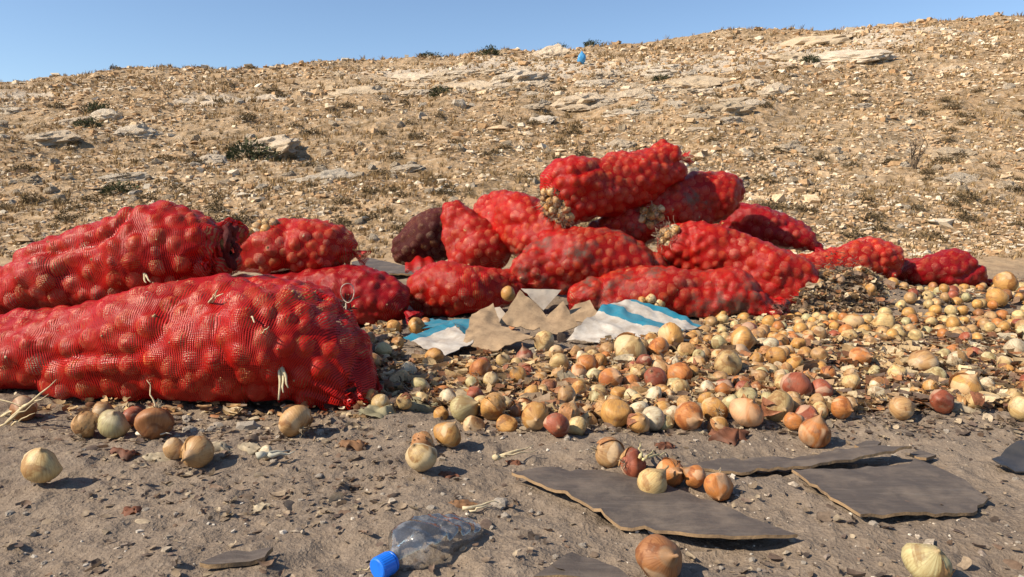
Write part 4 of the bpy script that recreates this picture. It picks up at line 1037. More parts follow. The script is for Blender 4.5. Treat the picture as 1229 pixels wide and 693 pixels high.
# printed sheets
pl = [P3(484, 407, 3.16), P3(541, 386, 3.42), P3(568, 412, 3.08), P3(533, 427, 2.93)]
sheet('printed_sheet', pl, M['printed'], 0.0025, 31, 0.009, 0.003, 'white printed sheet with blue corner lying left of the cardboard', 'sheet', uvframe=(pl[3], pl[3] + (pl[2] - pl[3]), pl[3] + (pl[1] - pl[3]) * 1.65))
pl = [P3(500, 396, 3.42), P3(512, 384, 3.58), P3(566, 384, 3.56), P3(562, 410, 3.2), P3(546, 388, 3.40)]
sheet('printed_sheet', pl, M['teal'], 0.0025, 32, 0.006, 0.003, 'blue printed scrap tucked behind the left white sheet', 'sheet', uvframe=(pl[3] - np.array([0, 0.9, 0]), pl[3] + np.array([0.5, -0.9, 0]), pl[1] + np.array([0, 0.35, 0.02])))
pr = [P3(680, 408, 3.16), P3(724, 366, 3.42), P3(758, 360, 3.5), P3(800, 372, 3.45), P3(842, 392, 3.34), P3(806, 404, 3.2), P3(770, 410, 3.12), P3(742, 418, 3.02)]
sheet('printed_sheet', pr, M['printed'], 0.0025, 33, 0.016, 0.003, 'large rumpled white sheet with blue bands before the long flat sack', 'sheet', uvframe=(pr[0], pr[7], pr[0] + (pr[2] - pr[0]) * 1.25))
# cardboard
c1 = [P3(556, 412, 3.10), P3(566, 378, 3.32), P3(592, 366, 3.38), P3(602, 392, 3.24), P3(640, 405, 3.12), P3(598, 422, 3.0), P3(578, 420, 3.02)]
sheet('cardboard_piece', c1, M['card'], 0.004, 41, 0.010, 0.003, 'torn brown cardboard piece with a dark stain beside the left white sheet', 'cardboard')
c2 = [P3(599, 390, 3.32), P3(624, 348, 3.44), P3(650, 372, 3.39), P3(656, 381, 3.36), P3(676, 361, 3.39), P3(694, 392, 3.31), P3(668, 402, 3.26)]
sheet('cardboard_piece', c2, M['card'], 0.004, 42, 0.010, 0.003, 'propped brown cardboard piece with a notched top in the middle', 'cardboard')
c3 = [P3(625, 347, 3.45), P3(674, 348, 3.50), P3(652, 373, 3.42)]
sheet('cardboard_flap', c3, M['cardpale'], 0.003, 43, 0.003, 0.002, 'pale triangular flap folded over the propped cardboard', 'cardboard')
c4 = [P3(588, 371, 3.46), P3(600, 369, 3.48), P3(616, 388, 3.40), P3(604, 396, 3.36)]
sheet('cardboard_flap', c4, M['cardpale'], 0.003, 44, 0.003, 0.002, 'narrow white strip between the two brown cardboard pieces', 'cardboard')
c5 = [P3(674, 381, 3.48), P3(690, 366, 3.56), P3(708, 361, 3.58), P3(718, 378, 3.48), P3(700, 388, 3.44)]
sheet('cardboard_piece', c5, M['card'], 0.004, 45, 0.004, 0.003, 'small brown cardboard piece left of the blue banded sheet', 'cardboard')

def bottle():
    cap_c, far = np.array(G(461, 672, 0.030)), np.array(G(561, 628, 0.02)); ax = far - cap_c; L = float(np.linalg.norm(ax)); ax[2] = 0; ang = math.atan2(ax[1], ax[0])
    root = empty('plastic_bottle', (cap_c[0], cap_c[1], gz1(cap_c[0], cap_c[1]))); root.rotation_euler = (0, -0.02, ang)
    nr, nc = 70, 44; V = []
    xs = np.linspace(0.012, L, nr)
    for i, x in enumerate(xs):
        u = (x - 0.012) / (L - 0.012)
        w = np.interp(u, [0, .05, .09, .2, .45, .62, .8, .93, 1], [.0155, .0155, .022, .047, .051, .052, .052, .050, .042])
        h = np.interp(u, [0, .05, .09, .2, .4, .55, .7, .85, .95, 1], [.0155, .0155, .022, .035, .036, .033, .027, .022, .018, .014])
        pw = np.interp(u, [0, .08, .2, 1], [1, 1, .72, .7]); zc = np.interp(u, [0, .1, .25, .6, 1], [.026, .028, .036, .033, .018])
        for j in range(nc):
            a = 2 * math.pi * j / nc; ca, sa = math.cos(a), math.sin(a)
            y, z = math.copysign(abs(ca) ** pw, ca) * w, math.copysign(abs(sa) ** pw, sa) * h
            k = max(0, min(1, (u - .12) * 4))
            cr = 0.0022 * k * (abs((u * 5.5 + 0.35 * math.sin(a * 2)) % 1 - 0.5) * 4 - 1) + 0.0016 * k * (u > .45) * (abs((a * 1.3 + u * 6) % 1 - 0.5) * 4 - 1)
            crn = float(noise(np.array([x * 60]), np.array([y * 60]), np.array([z * 60]))[0]) * 0.0014 * k * (0.4 + 1.0 * (u > .5))
            z2 = max(z + zc + (cr + crn) * (0.5 + 0.5 * sa), 0.002)
            V.append((x, y * (1 + cr * 8), z2))
    F = []
    I = np.arange(nr - 1)[:, None] * nc; J = np.arange(nc)[None]; J2 = (J + 1) % nc
    F = np.stack([I + J, I + J2, I + nc + J2, I + nc + J], -1).reshape(-1, 4)
    body = obj('body', mesh('body', V, F, True), M['bottle'], root)
    # bottom end
    bm = bmesh.new(); last = V[-nc:]; c = np.mean(last, 0) + np.array([-0.006, 0, 0]); vs = [bm.verts.new(v) for v in last]; cv = bm.verts.new(c)
    for j in range(nc): bm.faces.new((vs[j], vs[(j + 1) % nc], cv))
    obj('bottle_base', bm_mesh('bottle_base', bm, True), M['bottle'], root)
    # ribbed cap
    V, F = [], []; n = 60; prof = [(-0.017, 0.0), (-0.017, 0.0165), (-0.0155, 0.0188), (-0.012, 0.0196), (0.012, 0.0198), (0.0125, 0.0165)]
    for x, r_ in prof:
        for j in range(n):
            a = 2 * math.pi * j / n; rr = r_ * (1 + (0.022 * (j % 2) if -0.013 < x < 0.0121 and r_ > 0.019 else 0)); V.append((x, rr * math.cos(a), rr * math.sin(a) + 0.026))
    for i in range(len(prof) - 1):
        for j in range(n):
            a, b = i * n + j, i * n + (j + 1) % n; F += [(a, b, b + n, a + n)]
    cap = obj('cap', mesh('cap', V, F, False), M['cap'], root)
    V, F = [], []
    for x, r_ in [(0.0145, 0.0165), (0.0145, 0.0185), (0.0185, 0.0185), (0.0185, 0.0165)]:
        for j in range(40): a = 2 * math.pi * j / 40; V.append((x, r_ * math.cos(a), r_ * math.sin(a) + 0.026))
    for i in range(3):
        for j in range(40): a, b = i * 40 + j, i * 40 + (j + 1) % 40; F += [(a, b, b + 40, a + 40)]
    obj('cap_ring', mesh('cap_ring', V, F, True), M['cap'], cap)
    tag(root, 'crushed clear plastic bottle with a blue screw cap lying on the dirt', 'bottle')
bottle()

# ------------------------------------------------------------------ loose onions
PLACED = []
def hand(px, py, dpx, colour, label, parts=2, tilt=None, z=None):
    r = 0.036
    for it in range(3):
        p = G(px, py, r + (z or 0)); dep = p.y * CA + (CAM_H - p.z) * SA; d = dpx * dep / FPX; r = d / 2 * 0.93
    o = put_onion(p.x, p.y, d, colour, label, None, parts, z=(gz1(p.x, p.y) + z) if z else None, tilt=tilt); PLACED.append((p.x, p.y, d / 2)); return o
HAND = [
    (51, 559, 46, 'pale', 'pale onion lying alone on the dirt at the left', 0, (0.3, 0.2, 0)), (103, 505, 33, 'tan', 'tan onion with torn skin beside the greenish one under the front sack', 2, None),
    (137, 502, 38, 'greenish', 'smooth greenish white onion beneath the front sack', 0, (0.5, 0.3, 0)), (123, 490, 24, 'tan', 'tan onion tucked behind the greenish one', 1, None),
    (185, 503, 42, 'brown', 'shiny brown onion with a root standing up under the front sack', 1, (2.9, 0.1, 0)), (160, 497, 26, 'red', 'reddish onion between the greenish and the shiny brown one', 0, None),
    (209, 536, 26, 'tan', 'smaller tan onion of the touching pair before the front sack', 0, None), (237, 534, 38, 'tan', 'larger tan onion of the touching pair before the front sack', 2, None),
    (28, 490, 30, 'brown', 'dark brown onion under the dry stalk at the left edge', 1, None), (319, 535, 18, 'white', 'tiny white bulb lying before the front sack', 0, None),
    (354, 500, 40, 'tan', 'tattered tan onion under the pleated end of the front sack', 2, None), (506, 553, 39, 'pale', 'pale yellow onion at the near end of the middle row', 0, (0.4, -0.5, 0)),
    (507, 529, 29, 'tan', 'papery tan onion behind the pale yellow one', 2, None), (537, 520, 35, 'golden', 'golden onion with a broken skin right of the papery one', 2, None),
    (731, 546, 36, 'tan', 'tan flaky onion leftmost of the group before the narrow board', 2, None), (761, 557, 37, 'red', 'shrivelled reddish onion with pale sprouts', 2, None),
    (783, 578, 35, 'pale', 'yellowish onion in front of the sprouting one', 0, None), (804, 565, 34, 'orange', 'orange brown onion behind the yellowish one', 2, None),
    (834, 573, 27, 'orange', 'small plain orange onion touching the long board', 0, None), (863, 580, 37, 'orange', 'orange onion with a whitish root end, rightmost of the group', 1, (2.2, 0.3, 0)),
    (978, 515, 36, 'orange', 'round orange onion alone in front of the scatter', 0, (0.2, 0.1, 0)), (791, 664, 56, 'brown', 'lone big brown onion in front of the long board', 1, (0.9, 0.5, 0)),
    (1112, 678, 54, 'greenish', 'whitish peeled onion at the bottom edge', 2, (0.6, 0.2, 0)), (643, 498, 35, 'golden', 'smooth golden onion at the near edge of the scatter', 0, (1.6, -0.9, 0)),
    (668, 511, 31, 'red', 'small reddish onion in front of the smooth golden one', 0, (1.4, 0.8, 0)), (592, 488, 34, 'golden', 'golden onion with flaking skin left of the smooth golden one', 2, None),
    (557, 484, 35, 'greenish', 'greenish cut onion at the left of the scatter', 0, None), (739, 489, 37, 'golden', 'big golden onion right of the small reddish one', 0, (2.6, 0.2, 0)),
    (683, 493, 28, 'tan', 'tan onion wrapped in loose skins beside the big golden one', 2, None), (784, 498, 30, 'white', 'whitish green onion beside its smaller twin', 0, None), (800, 503, 20, 'greenish', 'small greenish onion next to the whitish one', 0, None),
    (827, 498, 35, 'orange', 'orange onion at the near edge right of the whitish one', 0, None), (858, 492, 32, 'golden', 'golden onion between two orange ones at the near edge', 1, None),
    (896, 495, 40, 'orange', 'large orange tan onion at the near edge of the scatter', 1, (0.5, 0.2, 0)), (934, 489, 38, 'pale', 'pale golden onion with broken skin right of the large orange one', 2, None),
    (1010, 494, 27, 'orange', 'dark orange onion right of the near edge row', 0, None), (968, 497, 30, 'red', 'rotten dark red onion behind the round orange one', 2, None), (955, 470, 36, 'red', 'shrivelled red onion with layered skins', 2, None), (985, 474, 28, 'red', 'red onion right of the shrivelled one', 1, None),
    (757, 424, 41, 'pale', 'large dry onion with peeling outer shell before the banded sheet', 2, (0.5, 0.4, 0)), (790, 428, 26, 'orange', 'dark orange onion right of the large dry one', 0, None), (806, 417, 34, 'golden', 'golden onion under the corner of the banded sheet', 0, None),
    (521, 425, 25, 'golden', 'golden onion in front of the left white sheet', 1, None), (490, 439, 23, 'white', 'round white onion left of the left white sheet', 0, None), (577, 441, 30, 'orange', 'orange onion with a papery tail before the cardboard', 2, None),
    (460, 420, 21, 'greenish', 'greenish onion in the shade beside the front sack', 0, None), (446, 432, 24, 'tan', 'tan onion beside the greenish one in the sack shade', 1, None), (472, 394, 20, 'golden', 'golden onion at the foot of the dusty sack', 1, None), (500, 392, 22, 'golden', 'golden onion on the litter behind the left white sheet', 1, None), (511, 388, 18, 'orange', 'small orange onion beside the low sack', 0, None),
    (1218, 418, 26, 'white', 'white onion at the right edge of the scatter', 0, None), (1160, 466, 35, 'golden', 'large golden onion amid loose peels on the right', 2, (0.5, 0.3, 0)), (1228, 496, 34, 'pale', 'yellow onion cut by the right edge', 0, None), (1032, 434, 26, 'orange', 'orange onion alone amid grey litter', 0, None),
    (1108, 438, 34, 'tan', 'dull tan onion amid litter on the right', 2, None), (653, 409, 26, 'pale', 'pale onion just before the propped cardboard', 0, None), (671, 437, 26, 'pale', 'pale onion left of the large dry one', 0, None), (706, 438, 28, 'orange', 'orange onion wrapped in papery skin in the middle', 2, None),
    (733, 455, 30, 'orange', 'orange tan onion below the large dry one', 1, None), (1024, 387, 24, 'golden', 'golden onion on the foot of the rotten heap', 0, None), (1062, 386, 26, 'pale', 'pale oval onion on the heap under the sagging sack', 0, None), (1205, 356, 28, 'golden', 'large golden onion atop the far right heap', 0, None), (1196, 370, 24, 'golden', 'golden onion below the one atop the far right heap', 0, None),
    (816, 452, 30, 'orange', 'orange onion in the thick of the scatter beside a red one', 0, None), (786, 458, 30, 'red', 'red brown onion in the thick of the scatter', 0, None), (873, 448, 34, 'pale', 'pale tan onion in the thick of the scatter', 0, None), (890, 425, 32, 'golden', 'golden onion far back in the thick of the scatter', 0, None),
]
for px, py, dpx, colour, label, parts, tl in HAND: hand(px, py, dpx, colour, label, parts, tl)
p = P(610, 353, 3.60); put_onion(p.x, p.y, 0.075, 'golden', 'golden onion perched above the torn cardboard', None, 0, z=p.z - 0.034)

def zone(px, py):
    if (480 < px < 572 and py < 430) or (552 < px < 722 and py < 424) or (690 < px < 842 and py < 416 - abs(px - 745) * 0.16): return None
    if 690 < px < 985 and 395 < py < 505: return 'dense'
    if 560 < px <= 690 and 410 < py < 500: return 'left'
    if px >= 960 and 338 < py < 402: return 'heap'
    if px >= 985 and 402 <= py < 492: return 'litter'
    if 440 < px <= 560 and 388 < py < 485: return 'shade'
    if 830 < px < 1000 and 372 < py <= 400: return 'foot'
    return None
DENS = dict(dense=0.8, left=0.6, heap=0.9, litter=0.09, shade=0.09, foot=0.9)
WHERE = dict(dense='in the thick of the scatter before the pile', left='in the loose scatter before the cardboard', heap='on the low heap under the right sacks', litter='in the thin litter on the right', shade='by the front sack and left sheet', foot='at the foot of the slanting sack')
PX = np.array([[random.uniform(430, 1300), random.uniform(340, 506)] for _ in range(9000)])
cand = []
for px, py in PX:
    z = zone(px, py)
    if not z or random.random() > DENS[z]: continue
    p = G(px, py, 0.03); zb = bz1(p.x, p.y)
    if zb > 0.015: p = G(px, py, 0.03 + zb)
    cand.append((p.x, p.y, z))
random.shuffle(cand)
loose = []; occ = list(PLACED)
PAL = ['golden'] * 5 + ['tan'] * 4 + ['pale'] * 5 + ['orange'] * 2 + ['brown', 'red', 'greenish', 'greenish', 'white']
for x, y, z in cand:
    d = random.triangular(0.044, 0.078, 0.056); mind = 0.9 if z in ('dense', 'heap', 'foot') else 1.1
    if any((x - a) ** 2 + (y - b) ** 2 < ((d / 2 + c) * mind) ** 2 for a, b, c in occ): continue
    if float(noise2(np.array([x * 4.5 + 2]), np.array([y * 4.5]))[0]) + random.uniform(-0.5, 0.5) < (-0.42 if z in ('heap', 'foot', 'dense') else -0.15): continue
    occ.append((x, y, d / 2)); loose.append((x, y, d, z))
loose.sort(key=lambda q: q[1] - q[2] * 5)
CW = dict(golden='golden brown', orange='orange brown', tan='dull tan', pale='pale yellow', brown='dark brown', red='reddish', greenish='greenish', white='whitish')
NEAR = 300 - len(PLACED)
far_mb = []
print('loose onions', len(loose), 'hand', len(PLACED))
cnt = 0
for i, (x, y, d, z) in enumerate(loose):
    colour = random.choice(PAL); sink = random.uniform(-0.018, 0.010)
    if cnt < NEAR:
        cnt += 1
        put_onion(x, y, d, colour, beside(('small ' if d < 0.06 else 'big ' if d > 0.07 else '') + CW[colour] + ' onion', *proj(x, y, 0.03), FIELD_MARKS), f'{CW[colour]} onions {WHERE[z]}', 2 if (i < 170 and random.random() < 0.6) else 0, z=gz1(x, y) + sink)
    else: far_mb.append((x, y, d, colour, sink))

# second layer and the onions too many to count, as one mass
m0 = SMALL[0]; BVs = [np.array([v.co[:] for v in m.vertices]) for m in SMALL]; BFs = [np.array([p.vertices[:] for p in m.polygons]) for m in SMALL]
mb = MB()
def mass_onion(x, y, d, colour, zz):
    k = random.randrange(4); V = BVs[k] * (d / 0.072); R = np.array(Matrix.Rotation(random.uniform(0, 6.3), 3, 'X') @ Matrix.Rotation(random.uniform(0, 6.3), 3, 'Y'))
    mb.add(V @ R.T + np.array([x, y, zz]), BFs[k], np.array(COLS[colour]) * random.uniform(0.8, 1.1))
for x, y, d, colour, sink in far_mb: mass_onion(x, y, d, colour, gz1(x, y) + 0.033 * d / 0.072 + sink)
if mb.n: tag(obj('onion_mass', mb.build('onion_mass', True), m_tone('far_onion_skin', 0.5, 0.4, 50, 0.6)), 'remaining onions massed together at the back of the heap', kind='stuff')

# sprouts of the reddish onion, dry stalk at the left, and other single stalks
def stalk(name, strands, label, cat='stalk', tone=(0.62, 0.50, 0.30), r=0.003):
    p0 = np.array(strands[0][0]); mb = MB(); q = random.Random(label)
    for s in strands:
        n = 7; W = wiggle(s[0], s[1], n, 0.004, q); V, F = tube(W, np.linspace(r * (s[2] if len(s) > 2 else 1), r * 0.3, n), 5); mb.add(V - p0, F, np.array(tone) * q.uniform(0.75, 1.15))
    return tag(obj(name, mb.build(name, True), M['straw'], loc=p0), label, cat)
stalk('dry_stalk', [(G(8, 508, .01), P(68, 456, 2.02), 2.2), (G(2, 500, .015), P(58, 474, 2.05), 1.5), (G(0, 512, .01), P(45, 482, 2.02), 1.2), (G(14, 511, .008), P(40, 495, 2.0), 1.0), (G(-8, 478, .06), P(30, 490, 2.05))], 'dry pale onion stalk leaning on the front sack at the left edge')
stalk('onion_sprout', [(G(768, 549, .06), P(770, 530, 1.86), 1.6), (G(772, 552, .06), P(802, 543, 1.84), 1.3), (G(776, 548, .055), P(789, 541, 1.9), 1.2)], 'pale sprouts growing out of the shrivelled reddish onion', 'sprout', (0.62, 0.52, 0.26))
stalk('root_strand', [(G(186, 492, .06), P(178, 456, 2.03), 1.0)], 'single root strand rising from the shiny brown onion', 'root')
stalk('spring_onion', [(G(600, 549, .012), G(640, 535, .02), 2.0), (G(600, 549, .012), G(644, 541, .012), 1.2), (G(594, 548, .014), G(606, 549, .014), 3.2)], 'withered little onion with yellow leaves lying on the dirt', 'onion')
stalk('peel_strip', [(G(164, 520, .008), G(206, 521, .008), 1.8)], 'pale straight strip of peel before the front sack', 'peel', (0.66, 0.58, 0.44))
stalk('white_bulb', [(G(308, 548, .012), G(346, 540, .012), 3.8), (G(322, 546, .012), G(352, 544, .01), 2.5)], 'split whitish bulb lying beside the tiny white one', 'onion', (0.66, 0.62, 0.48))
stalk('twig', [(G(445, 680, .004), G(428, 684, .004), .7)], 'short pale straw left of the blue cap', 'straw')
for a, b, c in [((555, 610), (600, 602), 'pale'), ((930, 350), (990, 344), 'dark'), ((980, 430), (1080, 440), 'long dark'), ((1010, 470), (1090, 478), 'thick dark'), ((1130, 440), (1229, 446), 'faint dark')]:
    tone = (0.6, 0.5, 0.32) if c == 'pale' else (0.13, 0.09, 0.07)
    stalk('dry_twig', [(G(*a, .02), G(*b, .02), 1.6), (G(a[0] + 8, a[1] + 4, .015), G(b[0] - 6, b[1] + 5, .015), 1.0)], f'{c} dry stem lying in the litter' if c != 'pale' else 'pale dry stem beyond the bottle', 'stem', tone)

# ------------------------------------------------------------------ peels and litter
def flake(seed, nu=3, nv=2, curl=1.0):
    r = np.random.default_rng(seed); V = []; k = r.uniform(0.8, 2.2) * curl; tw = r.uniform(-0.8, 0.8)
    for i in range(nu + 1):
        for j in range(nv + 1):
            u, v = i / nu - 0.5, j / nv - 0.5; w = (1 - 1.6 * u * u) * r.uniform(0.8, 1.15)
            a = v * k; y, z = math.sin(a) / k * w * 1.3, (1 - math.cos(a)) / k * 1.2; z += 0.35 * curl * u * u
            V.append((u * r.uniform(0.95, 1.05) * 1.2, y + tw * u * 0.3, z + tw * u * v))
    F4 = grid_faces(nu + 1, nv + 1); F = np.vstack([F4[:, [0, 1, 2]], F4[:, [0, 2, 3]]])
    return np.array(V), F
FLAKES = [flake(i) for i in range(12)]
PEEL_PAL = [(0.40, 0.22, 0.09), (0.26, 0.12, 0.06), (0.47, 0.30, 0.14), (0.55, 0.40, 0.21), (0.22, 0.14, 0.09), (0.40, 0.26, 0.14), (0.62, 0.51, 0.34), (0.15, 0.10, 0.07), (0.38, 0.17, 0.075), (0.30, 0.21, 0.13), (0.53, 0.38, 0.20), (0.58, 0.45, 0.27)]
DULL_PAL = [(0.20, 0.145, 0.10), (0.13, 0.095, 0.07), (0.32, 0.24, 0.16), (0.20, 0.13, 0.085), (0.42, 0.33, 0.22), (0.17, 0.12, 0.09), (0.28, 0.21, 0.14)]
def litter_w(px, py):
    z = zone(px, py)
    if z in ('dense', 'heap', 'foot', 'litter'): return 1.0
    if z == 'left': return 0.9
    if z == 'shade': return 0.8
    if px > 560 and 490 <= py < 520: return 0.25
    if 40 < px < 450 and 488 < py < 530: return 0.16
    if 90 < px < 480 and 480 < py < 600: return 0.055
    if 240 < px < 480 and 520 < py < 620: return 0.07
    if 960 < px and 490 <= py < 530: return 0.10
    return 0.011
n = 135000; pxs = np.stack([RNG.uniform(-150, 1380, n), RNG.uniform(338, 700, n)], -1); sel = [i for i in range(n) if RNG.random() < litter_w(*pxs[i])]
pts = np.array([G(*pxs[i], 0.01)[:] for i in sel])
zb = base_z(pts[:, 0], pts[:, 1]); pts = np.array([G(*pxs[i], min(max(z, 0.0), 0.3))[:] for i, z in zip(sel, zb)]); n = len(pts)
sz = np.exp(RNG.normal(0, 0.45, n)) * 0.019; sz = np.clip(sz, 0.006, 0.05); sz = np.where(pts[:, 1] < 2.15, sz * 0.5, sz * 1.12)
pts[:, 2] = gz(pts[:, 0], pts[:, 1]) + 0.004 + RNG.uniform(0, 0.022, n) * (sz > 0.012) * (pts[:, 1] > 2.15)
mb = scatter_shapes(FLAKES, pts, sz[:, None] * RNG.uniform([0.7, 0.5, 0.5], [1.3, 1.1, 1.1], (n, 3)), RNG.uniform(0, 6.28, n), RNG.normal(0, 0.6, n) + np.where(RNG.random(n) < 0.4, math.pi, 0), np.where((pts[:, 1] < 2.15)[:, None], stone_tones(n, DULL_PAL, 0.25), stone_tones(n, PEEL_PAL, 0.25)))
tag(obj('peel_litter', mb.build('peel_litter', True), M['peel']), 'dry onion peels and plant litter strewn over the ground', kind='stuff')
print('litter', n)
# dark fibres in the rotten heap and the litter
mb = MB(); q = random.Random(8)
for k in range(1500):
    if k < 800: px, py = q.gauss(1010, 32), q.gauss(342, 17)
    else: px, py = q.uniform(600, 1229), q.uniform(405, 495)
    p = np.array(G(px, py, 0.02) if k >= 800 else P(px, py, q.uniform(4.2, 4.6)))
    if k < 800:
        zmax = bz1(p[0], p[1]) + 0.28 * math.exp(-((px - 1005) / 45) ** 2)
        if p[2] > zmax: continue
        p[2] = max(p[2], bz1(p[0], p[1]))
    else: p[2] = gz1(p[0], p[1]) + 0.008
    e = p + np.array([q.gauss(0, 0.035), q.gauss(0, 0.03), q.gauss(0, 0.012)]); V, F = tube(wiggle(p, e, 4, 0.008, q), q.uniform(0.0008, 0.0025), 3)
    mb.add(V, F, np.array(q.choice([(0.10, 0.07, 0.05), (0.16, 0.11, 0.08), (0.32, 0.24, 0.15), (0.07, 0.05, 0.04)])))
tag(obj('plant_fibres', mb.build('plant_fibres'), M['straw']), 'dark dried roots and fibres tangled over the heap and litter', kind='stuff')
# the rotten heap right of the slanting sack
rows = []; nr, nc = 26, 40
for i in range(nr):
    row = []
    for j in range(nc):
        u, w = i / (nr - 1), j / (nc - 1); px = 950 + 108 * w; base = np.array(G(px, 384, 0.0)); back = np.array(P(px, 330, 4.75)); p = base + (back - base) * u
        hgt = 0.12 * math.sin(math.pi * min(1, u * 1.02)) ** 0.8 * math.sin(math.pi * w) ** 0.6 * (1 - 0.35 * w)
        nn = float(noise(np.array([p[0] * 9]), np.array([p[1] * 9]), np.array([0.5]))[0]) * 0.05 + float(noise(np.array([p[0] * 28]), np.array([p[1] * 28]), np.array([2.5]))[0]) * 0.035
        p[2] = bz1(p[0], p[1]) - 0.01 + hgt + nn * (hgt > 0.02); row.append(p)
    rows.append(row)
heapV = np.array(rows)
uvh = np.stack(np.meshgrid(np.arange(nr) * 0.02, np.arange(nc) * 0.012, indexing='ij'), -1).reshape(-1, 2)
o = obj('rotten_heap', mesh('rotten_heap', heapV.reshape(-1, 3), grid_faces(nr, nc), True, uv=uvh), m_plain('rotten_mash', (0.13, 0.09, 0.06), (0.22, 0.14, 0.085), 26, 0.9, 0.2, 1.0, 0.02))
tag(o, 'dark heap of rotten onion waste right of the slanting sack', 'heap')
mbh = MB(); q = random.Random(78)
for k in range(1500):
    p = heapV[q.randrange(nr), q.randrange(nc)] + np.array([q.gauss(0, 0.012), q.gauss(0, 0.012), q.uniform(0, 0.012)]); e = p + np.array([q.gauss(0, 0.03), q.gauss(0, 0.025), q.gauss(0.004, 0.014)])
    V, F = tube(wiggle(p, e, 4, 0.008, q), q.uniform(0.001, 0.0028), 3); mbh.add(V, F, np.array(q.choice([(0.09, 0.06, 0.045), (0.15, 0.10, 0.07), (0.34, 0.25, 0.15), (0.06, 0.045, 0.035), (0.24, 0.17, 0.10)])))
for k in range(2200):
    p = heapV[q.randrange(nr), q.randrange(nc)]; V, F = FLAKES[k % 12]; R = np.array(Matrix.Rotation(q.uniform(0, 6.3), 3, 'Z') @ Matrix.Rotation(q.gauss(0, 0.9), 3, 'X')); sF = q.uniform(0.015, 0.04)
    mbh.add((V * sF) @ R.T + p + np.array([q.gauss(0, 0.01), q.gauss(0, 0.01), q.uniform(0.003, 0.02)]), F, np.array(q.choice(PEEL_PAL + DULL_PAL)) * q.uniform(0.8, 1.2))
tag(obj('heap_waste', mbh.build('heap_waste'), M['peel'], o), kind='stuff')
HEAP_MARKS = [(962, 345, 'the slanting sack'), (985, 320, 'the heap crest'), (1045, 330, 'the sagging sack'), (1000, 370, 'the heap foot'), (1040, 365, 'the right flank of the heap'), (1005, 345, 'the middle of the heap')]
q = random.Random(77); got = []
for k in range(300):
    i, j = q.randrange(3, nr - 6), q.randrange(3, nc - 3); p = heapV[i, j]
    if any(np.linalg.norm(p - g) < 0.062 for g in got) or len(got) > 26: continue
    got.append(p); colour = q.choice(['golden', 'tan', 'orange', 'brown', 'brown'])
    put_onion(p[0], p[1], q.uniform(0.05, 0.07), colour, beside(f'{CW[colour]} onion stuck on the rotten heap', *proj(*p), HEAP_MARKS), f'{CW[colour]} onions on the rotten heap', 0, z=p[2] - 0.025, rng=q)

# larger single peels
def peel_mesh(seed):
    r = np.random.default_rng(seed); nu, nv = 16, 12; k = r.uniform(2.2, 3.6)
    u, v = np.meshgrid(np.linspace(-0.5, 0.5, nu + 1), np.linspace(-0.5, 0.5, nv + 1), indexing='ij')
    w = np.clip(1 - 2.6 * u * u + 0.22 * np.sin(u * 11 + seed) + 0.12 * noise(u * 9, v * 0 + seed), 0.1, None); a = v * k
    x = u * 1.2 * (1 + 0.25 * noise(v * 5 + seed, u * 2)) ; y = np.sin(a) / k * w * 1.35; z = (1 - np.cos(a)) / k * 1.1 * w + 0.55 * u * u
    x = x + 0.06 * noise(u * 6, v * 6, seed + 0.5); z = z + 0.13 * noise(u * 5 + seed, v * 5, 0.3) + 0.07 * noise(u * 11, v * 11 + seed, 0.7)
    F = grid_faces(nu + 1, nv + 1); F = F[r.random(len(F)) > 0.02]
    return np.stack([x, y, z], -1).reshape(-1, 3), F
PEELS = {}
def put_peel(px, py, dpx, tone, label, group=None, name='onion_peel', flip=True, scale_z=1.0):
    key = (random.randrange(6), tone)
    if key not in PEELS:
        V, F = peel_mesh(key[0]); r = np.random.default_rng(key[0])
        PEELS[key] = mesh('onion_peel', V, F, True, col=np.array(tone) * (0.85 + 0.4 * noise(V[:, 0] * 3, V[:, 1] * 14)[:, None]) * r.uniform(0.85, 1.1, (len(V), 1))); PEELS[key].materials.append(M['peel'])
    p = G(px, py, 0.01); s = dpx * p.y / FPX
    o = obj(name, PEELS[key], None, loc=(p.x, p.y, gz1(p.x, p.y) + (0.24 * s if flip else 0.003))); o.scale = (s, s, s * scale_z)
    o.rotation_euler = (math.pi + random.uniform(-0.3, 0.3) if flip else random.uniform(-0.3, 0.3), random.uniform(-0.25, 0.25), random.uniform(-0.7, 0.7))
    return tag(o, label, 'peel', group)
RED, TAN, WHT, GRN, PNK = (0.24, 0.095, 0.05), (0.42, 0.25, 0.11), (0.56, 0.46, 0.31), (0.42, 0.37, 0.22), (0.40, 0.21, 0.10)
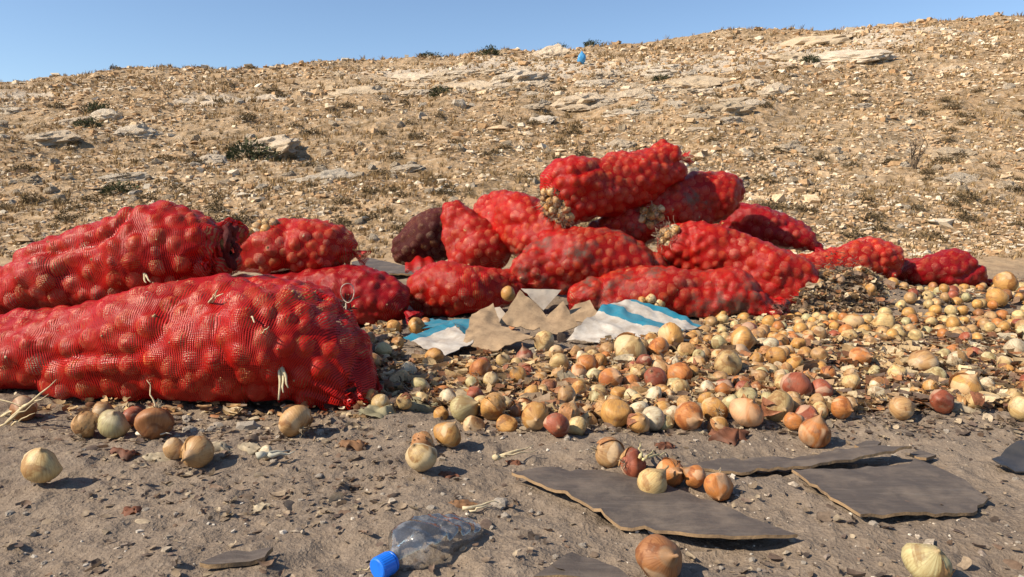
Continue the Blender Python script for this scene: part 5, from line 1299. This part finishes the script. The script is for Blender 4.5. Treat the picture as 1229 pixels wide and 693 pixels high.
for a in [(152, 540, 28, RED, 'dark reddish peel before the front sack left of the touching pair'), (190, 542, 30, WHT, 'pale crumpled peel beside the touching pair'), (265, 532, 26, WHT, 'white upright peel right of the touching pair'),
          (155, 606, 26, RED, 'flat reddish peel alone on the dirt'), (308, 600, 24, WHT, 'small white peel in the middle of the bare dirt'), (875, 520, 38, RED, 'large rust brown peel in front of the large orange onion'), (843, 512, 22, WHT, 'translucent pale peel beside the rust brown one'),
          (1158, 493, 34, WHT, 'white peel at the near edge of the right litter'), (1135, 488, 40, GRN, 'dull greenish peel beside the white one at the near edge'), (690, 452, 40, WHT, 'white shredded peel in the loose scatter'), (568, 458, 36, GRN, 'pale green split shell at the left of the scatter'), (458, 490, 44, GRN, 'long dusty green shell right of the pleated sack end'), (494, 480, 44, GRN, 'dusty split shell beside the long green one'), (436, 482, 26, PNK, 'pinkish peel at the pleated sack end'),
          (556, 606, 28, PNK, 'orange peel lying behind the bottle'), (425, 528, 28, PNK, 'pinkish flat peel right of the front sack'), (620, 548, 20, RED, 'small dark red peel near the withered little onion'), (800, 535, 22, RED, 'thin red strip of peel before the scatter'), (540, 566, 20, RED, 'dark red shred beside the golden broken onion'), (300, 530, 30, WHT, 'whitish peel beside the tiny white bulb'), (20, 495, 30, WHT, 'grey white peel at the left edge')]:
    put_peel(*a)
for k in range(230):
    for tr in range(30):
        px, py = random.uniform(440, 1229), random.uniform(385, 500); z = zone(px, py)
        if z: break
    else: continue
    tn, w = random.choice([(RED, 'rust red'), (TAN, 'tan'), (WHT, 'whitish'), (GRN, 'greenish'), (PNK, 'pinkish'), (TAN, 'tan'), (TAN, 'tan'), (WHT, 'whitish')])
    put_peel(px, py, random.uniform(12, 28), tn, beside(f'{w} curled peel', px, py, FIELD_MARKS), f'{w} peels {WHERE[z]}')
# stones on the dirt
def put_clod(px, py, wpx, label, group=None):
    p = G(px, py, 0.005); s = wpx * p.y / FPX / 2
    o = obj('stone', random.choice(SMALLROCKS), DIRTROCK, loc=(p.x, p.y, gz1(p.x, p.y) + s * 0.15)); o.scale = (s, s * 0.8, s * random.uniform(0.7, 1.0)); o.rotation_euler = (0, 0, random.uniform(0, 6.28))
    return tag(o, label, 'stone', group)
DIRTROCK = m_plain('grey_stone', (0.36, 0.31, 0.25), (0.25, 0.21, 0.17), 40, 0.95, 0.15, 0.6, 0.004)
SMALLROCKS = [m.copy() for m in SMALLROCKS]
for m in SMALLROCKS: m.materials.clear()
for a in [(297, 508, 34, 'pale grey stone under the front sack'), (262, 504, 20, 'dark grey stone under the front sack beside the pale one'), (224, 508, 22, 'stone beside the shiny brown onion under the front sack'), (10, 607, 14, 'small pale stone at the left edge'), (598, 606, 26, 'grey stone behind the bottle'), (606, 622, 16, 'small grey stone right of the bottle'), (724, 530, 12, 'small pale stone before the small reddish onion'), (700, 652, 14, 'flat dark pebble right of the bottle'), (1050, 636, 16, 'pale pebble under the broad board'), (520, 618, 18, 'grey clod above the bottle'), (470, 452, 22, 'grey stone in the shade of the front sack')]:
    put_clod(*a)
for k in range(60):
    px, py = random.uniform(0, 1229), random.uniform(500, 690)
    put_clod(px, py, random.uniform(6, 13), beside('small stone on the dirt', px, py, DIRT_MARKS), 'small stones on the bare dirt')
for k in range(16):
    px, py = random.uniform(60, 430), random.uniform(496, 520)
    put_clod(px, py, random.uniform(8, 16), beside('stone under the front sack', px, py, DIRT_MARKS), 'stones along the front sack')
if 0: print("objects", len(bpy.data.objects), 'tris', sum(sum(len(p.vertices) - 2 for p in m.polygons) if len(m.polygons) < 3000 else len(m.loops) - 2 * len(m.polygons) for m in bpy.data.meshes))
